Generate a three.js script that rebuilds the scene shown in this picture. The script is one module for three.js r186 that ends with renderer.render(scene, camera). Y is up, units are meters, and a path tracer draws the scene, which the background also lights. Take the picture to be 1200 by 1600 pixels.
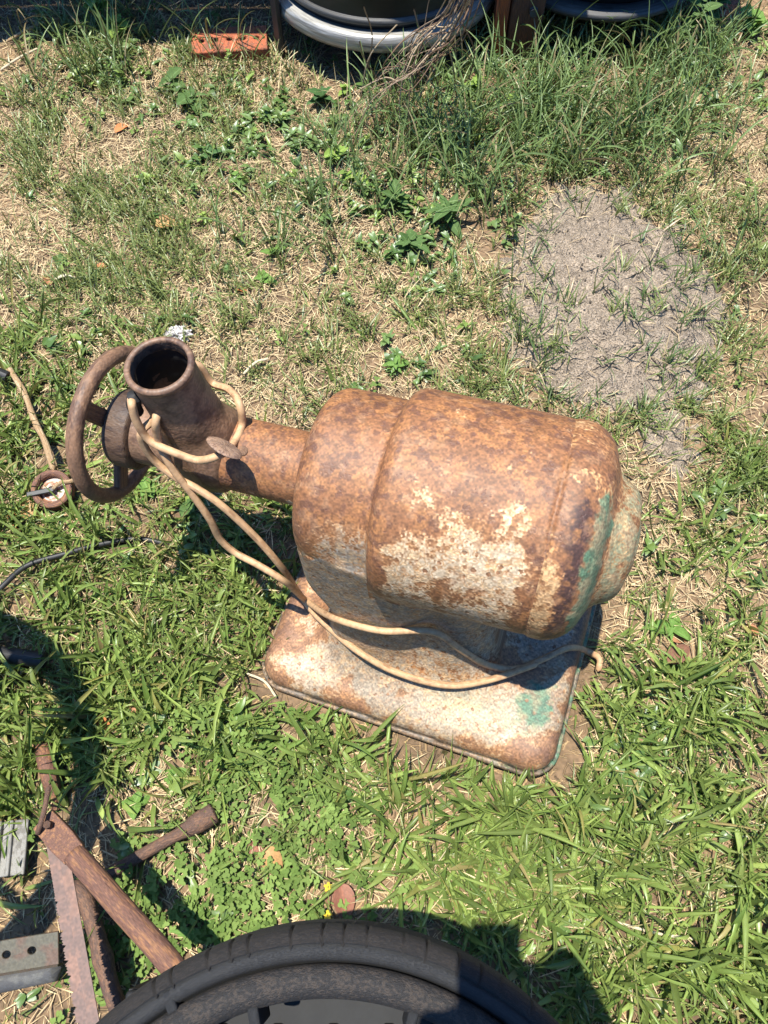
import * as THREE from 'three';
import { Sky } from 'three/addons/objects/Sky.js';
import { mergeGeometries } from 'three/addons/utils/BufferGeometryUtils.js';
import { RoundedBoxGeometry } from 'three/addons/geometries/RoundedBoxGeometry.js';

// ------------------------------------------------------------ camera, sky, sun, exposure
const scene = new THREE.Scene();
const CAM_H = 1.32, PITCH = 65 * Math.PI / 180, FPX = 1201;      // lens: 1201 px on a 1200x1600 frame
const camera = new THREE.PerspectiveCamera(67.34, 3 / 4, 0.02, 400);
camera.position.set(0, CAM_H, 0);
camera.lookAt(0, CAM_H - Math.sin(PITCH), -Math.cos(PITCH));
scene.add(camera);
const SUN = new THREE.Vector3(-0.13, 1, -0.012).normalize();
const sky = new Sky(); sky.name = 'sky'; sky.scale.setScalar(300);
sky.material.uniforms.sunPosition.value.copy(SUN);
sky.material.uniforms.turbidity.value = 6; sky.material.uniforms.rayleigh.value = 0.7;
sky.material.uniforms.mieCoefficient.value = 0.004;
if (sky.material.uniforms.cloudCoverage) sky.material.uniforms.cloudCoverage.value = 0.1;
sky.userData.kind = 'structure';
scene.add(sky);
scene.environmentIntensity = 0.13;
const sun = new THREE.DirectionalLight(new THREE.Color(1, 0.94, 0.82), 5);
sun.position.copy(SUN).multiplyScalar(8); sun.castShadow = true; sun.shadow.radius = 1;
sun.shadow.mapSize.set(4096, 4096);
Object.assign(sun.shadow.camera, { left: -3, right: 3, top: 3, bottom: -3, near: 0.1, far: 20 });
scene.add(sun);
const renderer = new THREE.WebGLRenderer({ antialias: true });
renderer.toneMapping = THREE.LinearToneMapping;
renderer.toneMappingExposure = 1.85;
renderer.shadowMap.enabled = true;

// ------------------------------------------------------------ small helpers
let seed = 12345;
const rnd = () => { seed = (seed + 0x6D2B79F5) | 0; let t = Math.imul(seed ^ (seed >>> 15), 1 | seed); t = (t + Math.imul(t ^ (t >>> 7), 61 | t)) ^ t; return ((t ^ (t >>> 14)) >>> 0) / 4294967296; };
const rr = (a, b) => a + (b - a) * rnd();
const clamp = (x, a = 0, b = 1) => x < a ? a : x > b ? b : x;
const ss = (a, b, x) => { const t = clamp((x - a) / (b - a)); return t * t * (3 - 2 * t); };
const mix = (a, b, t) => a + (b - a) * t;
const hash3 = (x, y, z) => { let h = Math.imul(x, 374761393) ^ Math.imul(y, 668265263) ^ Math.imul(z, 2147483647 - 91); h = Math.imul(h ^ (h >>> 13), 1274126177); return ((h ^ (h >>> 16)) >>> 0) / 4294967296; };
function noise(x, y, z = 0) {
  const X = Math.floor(x), Y = Math.floor(y), Z = Math.floor(z);
  let fx = x - X, fy = y - Y, fz = z - Z;
  fx = fx * fx * (3 - 2 * fx); fy = fy * fy * (3 - 2 * fy); fz = fz * fz * (3 - 2 * fz);
  const l = (a, b, t) => a + (b - a) * t;
  return l(l(l(hash3(X, Y, Z), hash3(X + 1, Y, Z), fx), l(hash3(X, Y + 1, Z), hash3(X + 1, Y + 1, Z), fx), fy),
    l(l(hash3(X, Y, Z + 1), hash3(X + 1, Y, Z + 1), fx), l(hash3(X, Y + 1, Z + 1), hash3(X + 1, Y + 1, Z + 1), fx), fy), fz);
}
function fbm(x, y, z = 0, o = 4) { let a = 0.5, s = 0, n = 0; for (let i = 0; i < o; i++) { s += a * noise(x, y, z); n += a; a *= 0.5; x = x * 2.03 + 7.1; y = y * 2.03 + 3.7; z = z * 2.03 + 1.9; } return s / n; }
function worley(x, y, z) {                                        // [nearest, second nearest] distances
  const X = Math.floor(x), Y = Math.floor(y), Z = Math.floor(z); let a = 9, b = 9;
  for (let i = -1; i < 2; i++) for (let j = -1; j < 2; j++) for (let k = -1; k < 2; k++) {
    const p = X + i, q = Y + j, r = Z + k;
    const d = Math.hypot(p + hash3(p, q, r) - x, q + hash3(p + 31, q, r + 7) - y, r + hash3(p, q + 17, r + 3) - z);
    if (d < a) { b = a; a = d; } else if (d < b) b = d;
  }
  return [a, b];
}
const V = (x, y, z) => new THREE.Vector3(x, y, z);
const used = {};
function numbered(n) { const k = used[n] = (used[n] ?? -1) + 1; return k ? `${n}_${String(k).padStart(3, '0')}` : n; }
function tag(o, label, category, group, kind) { if (label) o.userData.label = label; if (category) o.userData.category = category; if (group) o.userData.group = group; if (kind) o.userData.kind = kind; return o; }
function thing(name, label, category, pos = V(0, 0, 0), group) { const o = new THREE.Group(); o.name = numbered(name); o.position.copy(pos); scene.add(o); return tag(o, label, category, group); }
function mesh(name, geo, mat, parent) { const m = new THREE.Mesh(geo, mat); m.name = parent && parent !== scene ? name : numbered(name); m.castShadow = m.receiveShadow = true; (parent || scene).add(m); return m; }
function struct(name, geo, mat) { const m = mesh(name, geo, mat, scene); m.userData.kind = 'structure'; return m; }
function finish() { scene.traverse(o => { if (o.parent && o.parent !== scene && o.isMesh) { o.parent._n = o.parent._n || {}; const k = o.parent._n[o.name] = (o.parent._n[o.name] ?? -1) + 1; if (k) o.name = `${o.name}_${String(k).padStart(3, '0')}`; } }); scene.traverse(o => delete o._n); }
const sRGB = (r, g, b) => new THREE.Color().setRGB(r / 255, g / 255, b / 255, THREE.SRGBColorSpace);
function tex(w, h, f, srgb = true, wrap = true) {                 // f(u, v) -> [r, g, b] in 0..255
  const d = new Uint8Array(w * h * 4);
  for (let j = 0; j < h; j++) for (let i = 0; i < w; i++) { const c = f((i + 0.5) / w, (j + 0.5) / h, i, j), k = (j * w + i) * 4; d[k] = clamp(c[0], 0, 255); d[k + 1] = clamp(c[1], 0, 255); d[k + 2] = clamp(c[2], 0, 255); d[k + 3] = 255; }
  const t = new THREE.DataTexture(d, w, h); t.magFilter = THREE.LinearFilter; t.minFilter = THREE.LinearMipmapLinearFilter; t.generateMipmaps = true;
  if (wrap) t.wrapS = t.wrapT = THREE.RepeatWrapping; if (srgb) t.colorSpace = THREE.SRGBColorSpace; t.needsUpdate = true; return t;
}
function tube(pts, r, segs = 60, rad = 8, closed = false) {
  const c = new THREE.CatmullRomCurve3(pts, closed, 'centripetal'); return new THREE.TubeGeometry(c, segs, r, rad, closed);
}
// a bent, tapering tube: rf(t) gives the radius along it; ends closed
function taper(pts, rf, segs = 30, rad = 6) {
  const g = tube(pts, 1, segs, rad), p = g.attributes.position, c = new THREE.CatmullRomCurve3(pts, false, 'centripetal'), q = V(0, 0, 0);
  for (let i = 0; i <= segs; i++) { c.getPointAt(i / segs, q); const r = rf(i / segs); for (let j = 0; j <= rad; j++) { const k = i * (rad + 1) + j; p.setXYZ(k, q.x + (p.getX(k) - q.x) * r, q.y + (p.getY(k) - q.y) * r, q.z + (p.getZ(k) - q.z) * r); } }
  g.computeVertexNormals(); return g;
}
function capped(pts, r, segs = 60, rad = 10) { return taper(pts, t => t < 1e-6 || t > 1 - 1e-6 ? r * 0.02 : r, segs, rad); }

// ------------------------------------------------------------ terrain and placing by sight lines
const camF = V(0, -Math.sin(PITCH), -Math.cos(PITCH)), camU = V(0, Math.cos(PITCH), -Math.sin(PITCH)), CAM = V(0, CAM_H, 0);
const ray = (u, v) => V((u - 600) / FPX, 0, 0).addScaledVector(camU, (800 - v) / FPX).add(camF);
function pix(p) { const d = p.clone().sub(CAM), z = d.dot(camF); return [600 + FPX * d.x / z, 800 - FPX * d.dot(camU) / z, z]; }
function ground0(x, z) {
  const far = ss(2.5, 6, Math.hypot(x, z + 0.8));
  const near = 0.05 * clamp((x - 0.09) * 0.95 + (z + 0.45) * 0.3, -0.45, 0.6) * Math.exp(-((x - 0.1) ** 2 + (z + 0.45) ** 2) / 0.5);
  return near - 0.008 + 0.022 * (fbm(x * 2.3, z * 2.3, 0, 3) - 0.5) + 0.012 * (fbm(x * 14, z * 14, 5, 2) - 0.5) * (1 - far);
}
const plane = (u, v, y = 0) => { const d = ray(u, v); return CAM.clone().addScaledVector(d, (y - CAM_H) / d.y); };
function gp(u, v, up = 0) { let y = 0, p; for (let i = 0; i < 5; i++) { p = plane(u, v, y + up); y = ground(p.x, p.z); } return p; }
// the heap of grey sand
const MC = plane(948, 455), MR = 0.27, MT = plane(1045, 690);
function moundH(x, z) {
  const dx = x - MC.x, dz = (z - MC.z) * 0.74; const a = Math.atan2(dz, dx);
  const R = MR * (0.74 + 0.4 * fbm(Math.cos(a) * 1.3 + 4, Math.sin(a) * 1.3, 2, 3) + 0.22 * fbm(x * 14, z * 14, 3, 3));
  const q = Math.min(1.25, Math.hypot(dx, dz) / R);
  let h = 0.085 * Math.cos(Math.min(q, 1) * Math.PI / 2) ** 1.3 - 0.03 * Math.max(0, q - 1);
  const ex = (x - MT.x) / 0.075, ez = (z - MT.z) / 0.1, e = Math.hypot(ex, ez) * (0.75 + 0.6 * fbm(x * 18, z * 18, 4, 3));
  return Math.max(h - 0.012, 0.012 * (1 - e * e));
}
const ground = (x, z) => ground0(x, z);
const top = (x, z) => ground0(x, z) + Math.max(0, moundH(x, z));

const strawTex = (() => {                                         // thatch of dry straw over brown soil, 3.2 m across
  const N = 2048, d = new Float32Array(N * N * 3), h = new Float32Array(N * N);
  for (let j = 0; j < N; j++) for (let i = 0; i < N; i++) {
    const n = fbm(i / 120, j / 120, 1, 4), m = noise(i / 3, j / 3, 9), k = (j * N + i) * 3; const s = 0.55 + 0.5 * n + 0.22 * (m - 0.5);
    d[k] = 142 * s; d[k + 1] = 116 * s; d[k + 2] = 88 * s; h[j * N + i] = 0.25 * n + 0.15 * m;
  }
  for (let q = 0; q < 70000; q++) {
    let x = rnd() * N, y = rnd() * N, a = rnd() * 6.28; const L = rr(6, 22), w = rnd() < 0.15 ? 2 : 1, b = rr(-0.02, 0.02), c = rnd(), f = rr(0.6, 1.1), hh = rr(0.35, 1);
    for (let t = 0; t < L; t++) {
      x += Math.cos(a); y += Math.sin(a); a += b;
      for (let o = 0; o < w; o++) { const X = ((x + o) | 0) & (N - 1), Y = (y | 0) & (N - 1), k = (Y * N + X) * 3; d[k] = mix(138, 192, c) * f; d[k + 1] = mix(112, 162, c) * f; d[k + 2] = mix(82, 116, c) * f; h[Y * N + X] = hh; }
    }
  }
  const map = tex(N, N, (u, v, i, j) => { const k = (j * N + i) * 3; return [d[k], d[k + 1], d[k + 2]]; });
  const bump = tex(N, N, (u, v, i, j) => { const s = h[j * N + i] * 255; return [s, s, s]; }, false);
  return { map, bump };
})();
const groundMat = new THREE.MeshStandardMaterial({ map: strawTex.map, bumpMap: strawTex.bump, bumpScale: 0.006, roughness: 1 });
{ // one sheet: fine in the middle, coarse out to the horizon
  const ax = [], az = [];
  const line = (lo, hi, s) => { const a = []; for (let t = lo; t <= hi + 1e-6; t += s) a.push(t); return a; };
  const outer = [4, 6, 9, 14, 22, 40, 80, 160];
  for (const o of [...outer].reverse()) { ax.push(-o); az.push(-o - 1); }
  ax.push(...line(-2.4, 2.4, 0.016)); az.push(...line(-3.2, 1.2, 0.016));
  for (const o of outer) { ax.push(o); az.push(o); }
  const nx = ax.length, nz = az.length, P = new Float32Array(nx * nz * 3), U = new Float32Array(nx * nz * 2), I = [];
  for (let j = 0; j < nz; j++) for (let i = 0; i < nx; i++) { const k = j * nx + i; P.set([ax[i], ground0(ax[i], az[j]), az[j]], k * 3); U.set([ax[i] / 3.2 + 0.5, az[j] / 3.2 + 0.9], k * 2); if (i < nx - 1 && j < nz - 1) I.push(k, k + nx, k + 1, k + 1, k + nx, k + nx + 1); }
  const g = new THREE.BufferGeometry(); g.setAttribute('position', new THREE.BufferAttribute(P, 3)); g.setAttribute('uv', new THREE.BufferAttribute(U, 2)); g.setIndex(I); g.computeVertexNormals();
  struct('ground', g, groundMat);
}
{ // sand heap
  const N = 190, S = 0.95, P = [], U = [], I = [], map = new Int32Array(N * N).fill(-1);
  for (let j = 0; j < N; j++) for (let i = 0; i < N; i++) {
    const x = MC.x + (i / (N - 1) - 0.5) * S, z = MC.z + (j / (N - 1) - 0.5) * S, m = moundH(x, z);
    if (m < -0.02) continue;
    const c = worley(x * 42, z * 42, 3)[0], e = fbm(x * 30, z * 30, 3, 3);
    map[j * N + i] = P.length / 3; P.push(x, ground0(x, z) + m + 0.02 * (e - 0.5) - 0.006 * ss(0.3, 0.7, c) + 0.007 * (noise(x * 110, z * 110, 1) - 0.5), z); U.push(x / 0.5, z / 0.5);
  }
  for (let j = 0; j < N - 1; j++) for (let i = 0; i < N - 1; i++) { const a = map[j * N + i], b = map[j * N + i + 1], c = map[(j + 1) * N + i], d = map[(j + 1) * N + i + 1]; if (a >= 0 && b >= 0 && c >= 0 && d >= 0) I.push(a, c, b, b, c, d); }
  const g = new THREE.BufferGeometry(); g.setAttribute('position', new THREE.Float32BufferAttribute(P, 3)); g.setAttribute('uv', new THREE.Float32BufferAttribute(U, 2)); g.setIndex(I); g.computeVertexNormals();
  const sandF = (u, v) => { const T = 6.2832, n = fbm(u * 40, v * 40, 2, 4), f = noise(u * 230, v * 230, 4); return 0.72 + 0.3 * n + 0.34 * (f - 0.5); };
  const m = new THREE.MeshStandardMaterial({ roughness: 1, bumpScale: 0.009, map: tex(1024, 1024, (u, v) => { const s = sandF(u, v); return [156 * s, 140 * s, 121 * s]; }), bumpMap: tex(1024, 1024, (u, v) => { const s = 255 * (0.5 * noise(u * 230, v * 230, 4) + 0.5 * fbm(u * 60, v * 60, 8, 3)); return [s, s, s]; }, false) });
  const md = struct('sand_mound', g, m);
  // loose clods on it
  const ico = new THREE.IcosahedronGeometry(1, 0), gs = [];
  for (let i = 0; i < 260; i++) { const a = rnd() * 6.28, q = Math.sqrt(rnd()) * 1.05, x = MC.x + Math.cos(a) * MR * q * 1.05, z = MC.z + Math.sin(a) * MR * q * 1.3; const s = rr(0.001, 0.0028), c = ico.clone(); c.scale(s * rr(0.8, 1.5), s * rr(0.6, 1), s); c.rotateY(rnd() * 6); c.rotateX(rnd()); c.translate(x, top(x, z) + s * 0.3, z); gs.push(c); }
  const cl = mesh('sand_clods', mergeGeometries(gs), m, md); cl.userData.kind = 'stuff';
}

// ------------------------------------------------------------ signed distances and their mesh
const smin = (a, b, k) => { const h = Math.max(k - Math.abs(a - b), 0) / k; return Math.min(a, b) - h * h * k * 0.25; };
const smax = (a, b, k) => -smin(-a, -b, k);
const rbox2 = (x, y, hx, hy, r) => { const a = Math.abs(x) - hx + r, b = Math.abs(y) - hy + r; return Math.min(Math.max(a, b), 0) + Math.hypot(Math.max(a, 0), Math.max(b, 0)) - r; };
const rcyl = (x, rad, x0, x1, R, rl, rrr) => { const c = (x0 + x1) / 2; return rbox2(x - c, rad, (x1 - x0) / 2, R, x < c ? rl : rrr); };
function capsule(p, a, b, ra, rb) { const bx = b[0] - a[0], by = b[1] - a[1], bz = b[2] - a[2], px = p[0] - a[0], py = p[1] - a[1], pz = p[2] - a[2]; const t = clamp((px * bx + py * by + pz * bz) / (bx * bx + by * by + bz * bz)); return Math.hypot(px - bx * t, py - by * t, pz - bz * t) - mix(ra, rb, t); }
function netMesh(sdf, lo, hi, cell) {                             // surface nets, vertices pulled onto the surface
  const n = [0, 1, 2].map(i => Math.ceil((hi[i] - lo[i]) / cell) + 1), [nx, ny, nz] = n;
  const F = new Float32Array(nx * ny * nz);
  for (let k = 0; k < nz; k++) for (let j = 0; j < ny; j++) for (let i = 0; i < nx; i++) F[(k * ny + j) * nx + i] = sdf(lo[0] + i * cell, lo[1] + j * cell, lo[2] + k * cell);
  const id = new Int32Array(nx * ny * nz).fill(-1), P = [], I = [];
  const off = []; for (let c = 0; c < 8; c++) off.push((((c >> 2) & 1) * ny + ((c >> 1) & 1)) * nx + (c & 1));
  const E = [[0, 1], [2, 3], [4, 5], [6, 7], [0, 2], [1, 3], [4, 6], [5, 7], [0, 4], [1, 5], [2, 6], [3, 7]];
  for (let k = 0; k < nz - 1; k++) for (let j = 0; j < ny - 1; j++) for (let i = 0; i < nx - 1; i++) {
    const b = (k * ny + j) * nx + i; let x = 0, y = 0, z = 0, m = 0;
    for (const [p, q] of E) { const f = F[b + off[p]], g = F[b + off[q]]; if ((f < 0) !== (g < 0)) { const t = f / (f - g); x += mix(p & 1, q & 1, t); y += mix((p >> 1) & 1, (q >> 1) & 1, t); z += mix(p >> 2, q >> 2, t); m++; } }
    if (m) { id[b] = P.length / 3; P.push(lo[0] + (i + x / m) * cell, lo[1] + (j + y / m) * cell, lo[2] + (k + z / m) * cell); }
  }
  const sx = 1, sy = nx, sz = nx * ny;
  const quad = (a, b, c, d, flip) => { a = id[a]; b = id[b]; c = id[c]; d = id[d]; if (a < 0 || b < 0 || c < 0 || d < 0) return; flip ? I.push(a, c, b, b, c, d) : I.push(a, b, c, b, d, c); };
  for (let k = 1; k < nz - 1; k++) for (let j = 1; j < ny - 1; j++) for (let i = 1; i < nx - 1; i++) {
    const b = (k * ny + j) * nx + i, s = F[b] < 0;
    if (s !== F[b + sx] < 0) quad(b - sy - sz, b - sz, b - sy, b, !s);
    if (s !== F[b + sy] < 0) quad(b - sx - sz, b - sx, b - sz, b, !s);
    if (s !== F[b + sz] < 0) quad(b - sx - sy, b - sy, b - sx, b, !s);
  }
  const N = new Float32Array(P.length), e = cell * 0.15;
  for (let v = 0; v < P.length; v += 3) {
    let gx, gy, gz;
    for (let it = 0; it < 3; it++) {
      const x = P[v], y = P[v + 1], z = P[v + 2];
      gx = (sdf(x + e, y, z) - sdf(x - e, y, z)) / (2 * e); gy = (sdf(x, y + e, z) - sdf(x, y - e, z)) / (2 * e); gz = (sdf(x, y, z + e) - sdf(x, y, z - e)) / (2 * e);
      const L = Math.hypot(gx, gy, gz) || 1; if (it < 2) { const d = clamp(sdf(x, y, z) / L, -cell * 0.5, cell * 0.5); P[v] -= gx / L * d; P[v + 1] -= gy / L * d; P[v + 2] -= gz / L * d; } else { N[v] = gx / L; N[v + 1] = gy / L; N[v + 2] = gz / L; }
    }
  }
  return { P, N, I };
}
// parts of one net, each with its own texture coordinates
function split(net, which, uvOf) {
  const out = {};
  for (let t = 0; t < net.I.length; t += 3) {
    const q = [net.I[t], net.I[t + 1], net.I[t + 2]]; let c = [0, 0, 0]; for (const v of q) for (let a = 0; a < 3; a++) c[a] += net.P[v * 3 + a] / 3;
    const w = which(...c), o = out[w] || (out[w] = { p: [], n: [], u: [] });
    const uv = q.map(v => uvOf(w, net.P[v * 3], net.P[v * 3 + 1], net.P[v * 3 + 2])); const mx = Math.max(...uv.map(x => x[1]));
    q.forEach((v, i) => { o.p.push(net.P[v * 3], net.P[v * 3 + 1], net.P[v * 3 + 2]); o.n.push(net.N[v * 3], net.N[v * 3 + 1], net.N[v * 3 + 2]); o.u.push(uv[i][0], uv[i][1] < mx - 0.5 ? uv[i][1] + 1 : uv[i][1]); });
  }
  const r = {}; for (const w in out) { const g = new THREE.BufferGeometry(); g.setAttribute('position', new THREE.Float32BufferAttribute(out[w].p, 3)); g.setAttribute('normal', new THREE.Float32BufferAttribute(out[w].n, 3)); g.setAttribute('uv', new THREE.Float32BufferAttribute(out[w].u, 2)); r[w] = g; }
  return r;
}

// ------------------------------------------------------------ the meat grinder
// its own axes: x along the shaft towards the motor's back, y up, z towards the photographer; shaft at y = AX
const AX = 0.37, YAW = 16.8 * Math.PI / 180, TILT = 4.1 * Math.PI / 180;
const gd = V(Math.cos(YAW) * Math.cos(TILT), Math.sin(TILT), Math.sin(YAW) * Math.cos(TILT)), gz = V(-Math.sin(YAW), 0, Math.cos(YAW)), gu = gz.clone().cross(gd);
const grinder = thing('meat_grinder', 'large rusty old electric meat grinder with chipped cream and green paint standing on the grass', 'meat grinder', V(0.093, 0.37, -0.455).addScaledVector(gu, -AX));
grinder.quaternion.setFromRotationMatrix(new THREE.Matrix4().makeBasis(gd, gu, gz)); grinder.updateMatrixWorld(true);
const G = (x, y, z) => V(x, y, z).applyMatrix4(grinder.matrixWorld);
const BR = 2.6 * Math.PI / 180, BC = Math.cos(BR), BS = Math.sin(BR), BX = -0.013;
function baseSdf(x, y, z) {
  const X = (x - BX) * BC + z * BS, Z = -(x - BX) * BS + z * BC;
  const edge = Math.max(Math.abs(X) / 0.262, Math.abs(Z) / 0.256);
  const topY = 0.047 + 0.022 * Math.cos(clamp(edge) * Math.PI / 2);
  const s = rbox2(X, Z, 0.256, 0.25, 0.045);                       // outline
  let d = smax(smax(s, y - topY, 0.035), 0.004 - y, 0.008);
  const lip = smax(smax(s - 0.007, y - 0.016, 0.006), 0.001 - y, 0.004);
  return Math.min(d, lip);
}
function bodySdf(x, y, z) {
  const Y = y - AX, r = Math.hypot(Y, z);
  let motor = rcyl(x, r, -0.082, 0.199, 0.1475, 0.022, 0.048);
  motor += 0.0022 * Math.exp(-(((x - 0.134) / 0.0028) ** 2)) - 0.0012 * ss(0.132, 0.14, x) * ss(0.18, 0.15, x);
  const boss = rcyl(x, r, 0.1, 0.24, 0.08, 0.02, 0.024);
  motor = smin(motor, boss, 0.04);
  const cap = rcyl(x, Math.hypot(Y + 0.005, z), 0.2, 0.246, 0.045, 0.01, 0.012); motor = smin(motor, cap, 0.012);
  const hs = Math.min(Math.hypot(Y, z) - 0.1265, Math.max(Math.abs(z) - 0.1255 - 0.03 * clamp((0.02 - Y) / 0.33), Y, -Y - 0.36));
  const hx = Math.abs(x + 0.1) - 0.093 + 0.03 * ss(-0.09, -0.2, Y);
  const k = 0.03; const A = hs + k, B = hx + k; let house = Math.min(Math.max(A, B), 0) + Math.hypot(Math.max(A, 0), Math.max(B, 0)) - k;
  const ped = smax(rbox2(x + 0.035, z, 0.14 - 0.012 * ss(0.04, 0.2, y), 0.185 - 0.064 * ss(-0.02, 0.24, y), 0.07), Math.abs(y - 0.18) - 0.18, 0.01);
  house = smin(house, ped, 0.04);
  let d = smin(house, motor, 0.006);
  const neck = rcyl(x, r, -0.33, -0.1, 0.054, 0.004, 0.01);
  d = smin(d, neck, 0.008);
  return smin(d, baseSdf(x, y, z), 0.055);
}
function headSdf(x, y, z) {
  const Y = y - AX, r = Math.hypot(Y, z);
  let d = rcyl(x, r, -0.5, -0.325, 0.0475, 0.003, 0.006);
  d = smin(d, rcyl(x, r, -0.352, -0.328, 0.0555, 0.004, 0.004), 0.012);
  const cx = -0.376 + 0.02 * ss(0.2, 0.0, Y) * 0.5, cr = Math.hypot(x - cx, z);
  const ch = smax(cr - 0.0422 - 0.008 * ss(0.16, 0.0, Y), Math.abs(Y - 0.085) - 0.108, 0.004);
  d = smin(d, ch, 0.035);
  const q = Math.hypot(cr - 0.0405, Y - 0.189) - 0.0042; d = smin(d, q, 0.004);
  const hole = Math.max(cr - 0.0362, 0.06 - Y);
  return smax(d, -hole, 0.003);
}
// rust, paint and wear; p in grinder axes; returns [r,g,b, height]
const RUST = { a: [156, 107, 70], b: [140, 95, 62], c: [104, 70, 52], d: [76, 53, 46], cream: [204, 184, 154], grey: [152, 143, 130], tan: [192, 156, 112], orange: [172, 119, 72], green: [72, 112, 88], sage: [136, 136, 106] };
const mixc = (p, q, t) => [mix(p[0], q[0], t), mix(p[1], q[1], t), mix(p[2], q[2], t)];
function wear(x, y, z, part) {
  const Y = y - AX, th = Math.atan2(z, Y) * 57.3;                  // 0 on top, 90 facing the photographer
  const n1 = fbm(x * 9, y * 9, z * 9, 4), n2 = fbm(x * 34 + 5, y * 34, z * 34, 4), n3 = fbm(x * 110, y * 110, z * 110, 3), n4 = noise(x * 420, y * 420, z * 420), n5 = fbm(x * 60 + 9, y * 60, z * 60, 3);
  let rust = mixc(RUST.b, RUST.a, ss(0.3, 0.65, 0.4 * n2 + 0.6 * n3)); rust = mixc(rust, RUST.orange, 0.6 * ss(0.48, 0.66, n5)); rust = mixc(rust, RUST.c, 0.7 * ss(0.47, 0.62, n1 * 0.14 + n3 * 0.86));
  const sp = ss(0.6, 0.72, 0.5 * n3 + 0.3 * n4 + 0.2 * n1 + 0.04); rust = mixc(rust, RUST.d, 0.6 * sp);
  let paint = 0, pc = RUST.cream, green = 0, dark = 0, h = 0.5 - 0.25 * sp + 0.3 * (n3 - 0.5);
  if (part === 'motor') {
    const w = Math.exp(-(((th - 57) / 36) ** 2)) * ss(-0.085, -0.03, x + 0.05 * (n1 - 0.5)) * ss(0.128, 0.1, x);
    paint = w * 0.66 + 0.5 * (fbm(x * 20 + 3, y * 20, z * 20 + 7, 3) - 0.5) * 2 * w + ss(70, 105, th) * 0.5 * ss(0.15, 0.1, x);
    pc = mixc(RUST.cream, RUST.grey, ss(85, 130, th + 40 * (n2 - 0.5)));
    if (x > 0.134) { paint = 0.30 + 0.5 * Math.exp(-(((x - 0.15) / 0.014) ** 2)) * ss(30, 80, th); pc = RUST.tan; const band = Math.exp(-(((x - 0.16 - 0.012 * n1) / 0.012) ** 2)) * ss(-10, 20, th); dark = 1.6 * band; paint -= 0.5 * band; dark += 0.05 * ss(60, 10, th); green = Math.exp(-(((x - 0.192) / 0.013) ** 2)) * ss(-8, 18, th) * ss(165, 110, th); const bo = ss(0.2, 0.212, x); paint = mix(paint, 0.85, bo); pc = mixc(pc, RUST.sage, bo); green = mix(green, 0.1 + 0.3 * ss(40, 20, th) * ss(0.22, 0.235, x), bo); dark *= 1 - bo; }
  } else if (part === 'house') {
    paint = ss(0.13, -0.1, Y + 0.22 * (n1 - 0.5) + 0.1 * (n2 - 0.5) - 0.35 * (x + 0.14)) * 1.05 * ss(25, 60, th) + 0.85 * Math.exp(-(((x + 0.085) / 0.012) ** 2)) * ss(70, 100, th);
    pc = mixc(RUST.grey, [164, 150, 130], ss(0.26, 0.14, y)); dark = 0.1;
    if (y < 0.2) { paint *= mix(1, 0.8, n1) * mix(1, 0.8, ss(0.2, 0.1, y)); paint = mix(paint, 0.5, ss(0.02, 0.11, x)); }
  } else if (part === 'neck') { paint = 0.75 * Math.exp(-(((x + 0.212) / 0.018) ** 2)) * ss(70, 110, th); pc = [176, 160, 140]; dark = 0.05; }
  else if (part === 'base') {
    const X = (x - BX) * BC + z * BS, Z = -(x - BX) * BS + z * BC;
    const e = Math.max(Math.abs(X) - 0.18, Math.abs(Z) - 0.19);
    paint = 0.98 - 0.7 * ss(0.03, 0.075, e) - 0.55 * Math.exp(-(((X + 0.16) / 0.1) ** 2) - ((Z - 0.12) / 0.16) ** 2) - 0.42 * Math.exp(-(((X - 0.06) / 0.1) ** 2) - ((Z - 0.11) / 0.03) ** 2) - 0.5 * ss(0.0, -0.14, Z) - 0.55 * Math.exp(-(((X - 0.0) / 0.3) ** 2) - ((Z - 0.105) / 0.02) ** 2);
    pc = mixc([186, 170, 148], [150, 140, 122], ss(0.3, 0.65, n1)); paint += 1.5 * (fbm(x * 17 + 1, 4, z * 17, 4) - 0.5); pc = mixc(pc, [172, 176, 148], 0.7 * Math.exp(-(((X - 0.13) / 0.09) ** 2) - ((Z - 0.19) / 0.03) ** 2));
    green = 0.95 * Math.exp(-(((X - 0.2) / 0.036) ** 2) - ((Z - 0.155) / 0.055) ** 2); if (y < 0.027) { paint = 0.95; pc = [104, 98, 88]; green = 0.5 * ss(0.1, 0.24, X); }
    dark = 0.8 * ss(0.04, 0.07, e) * ss(0.02, 0.03, y);
  }
  const st = fbm(x * 85, th * 0.035, 11, 3), fl = part === 'base' ? 0.55 : 1; paint += 0.5 * (st - 0.5) * ss(45, 80, th) * (part === 'base' ? 0 : 1);
  const pm = paint + 1.25 * (n2 - 0.5) + fl * (0.8 * (n3 - 0.5) + 0.3 * (n4 - 0.5)) + 0.7 * (n1 - 0.5);
  const m = (0.55 * ss(0.22, 0.82, pm) + 0.45 * ss(0.46, 0.55, pm)) * (part === 'base' ? 0.9 : 1), edge = Math.exp(-(((pm - 0.5) / 0.1) ** 2));
  const w2 = worley(x * 78, y * 78, z * 78), ring = Math.exp(-(((w2[0] - 0.36 - 0.12 * n4) / 0.055) ** 2)) * ss(0.44, 0.6, n5);
  rust = mixc(rust, RUST.d, clamp(dark * ss(0.3, 0.62, 0.85 * n3 + 0.15 * n2) * 0.95));
  if (part === 'base') rust = mixc(rust, [150, 116, 90], 0.5); let c = mixc(rust, pc, m * 0.96);
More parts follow.
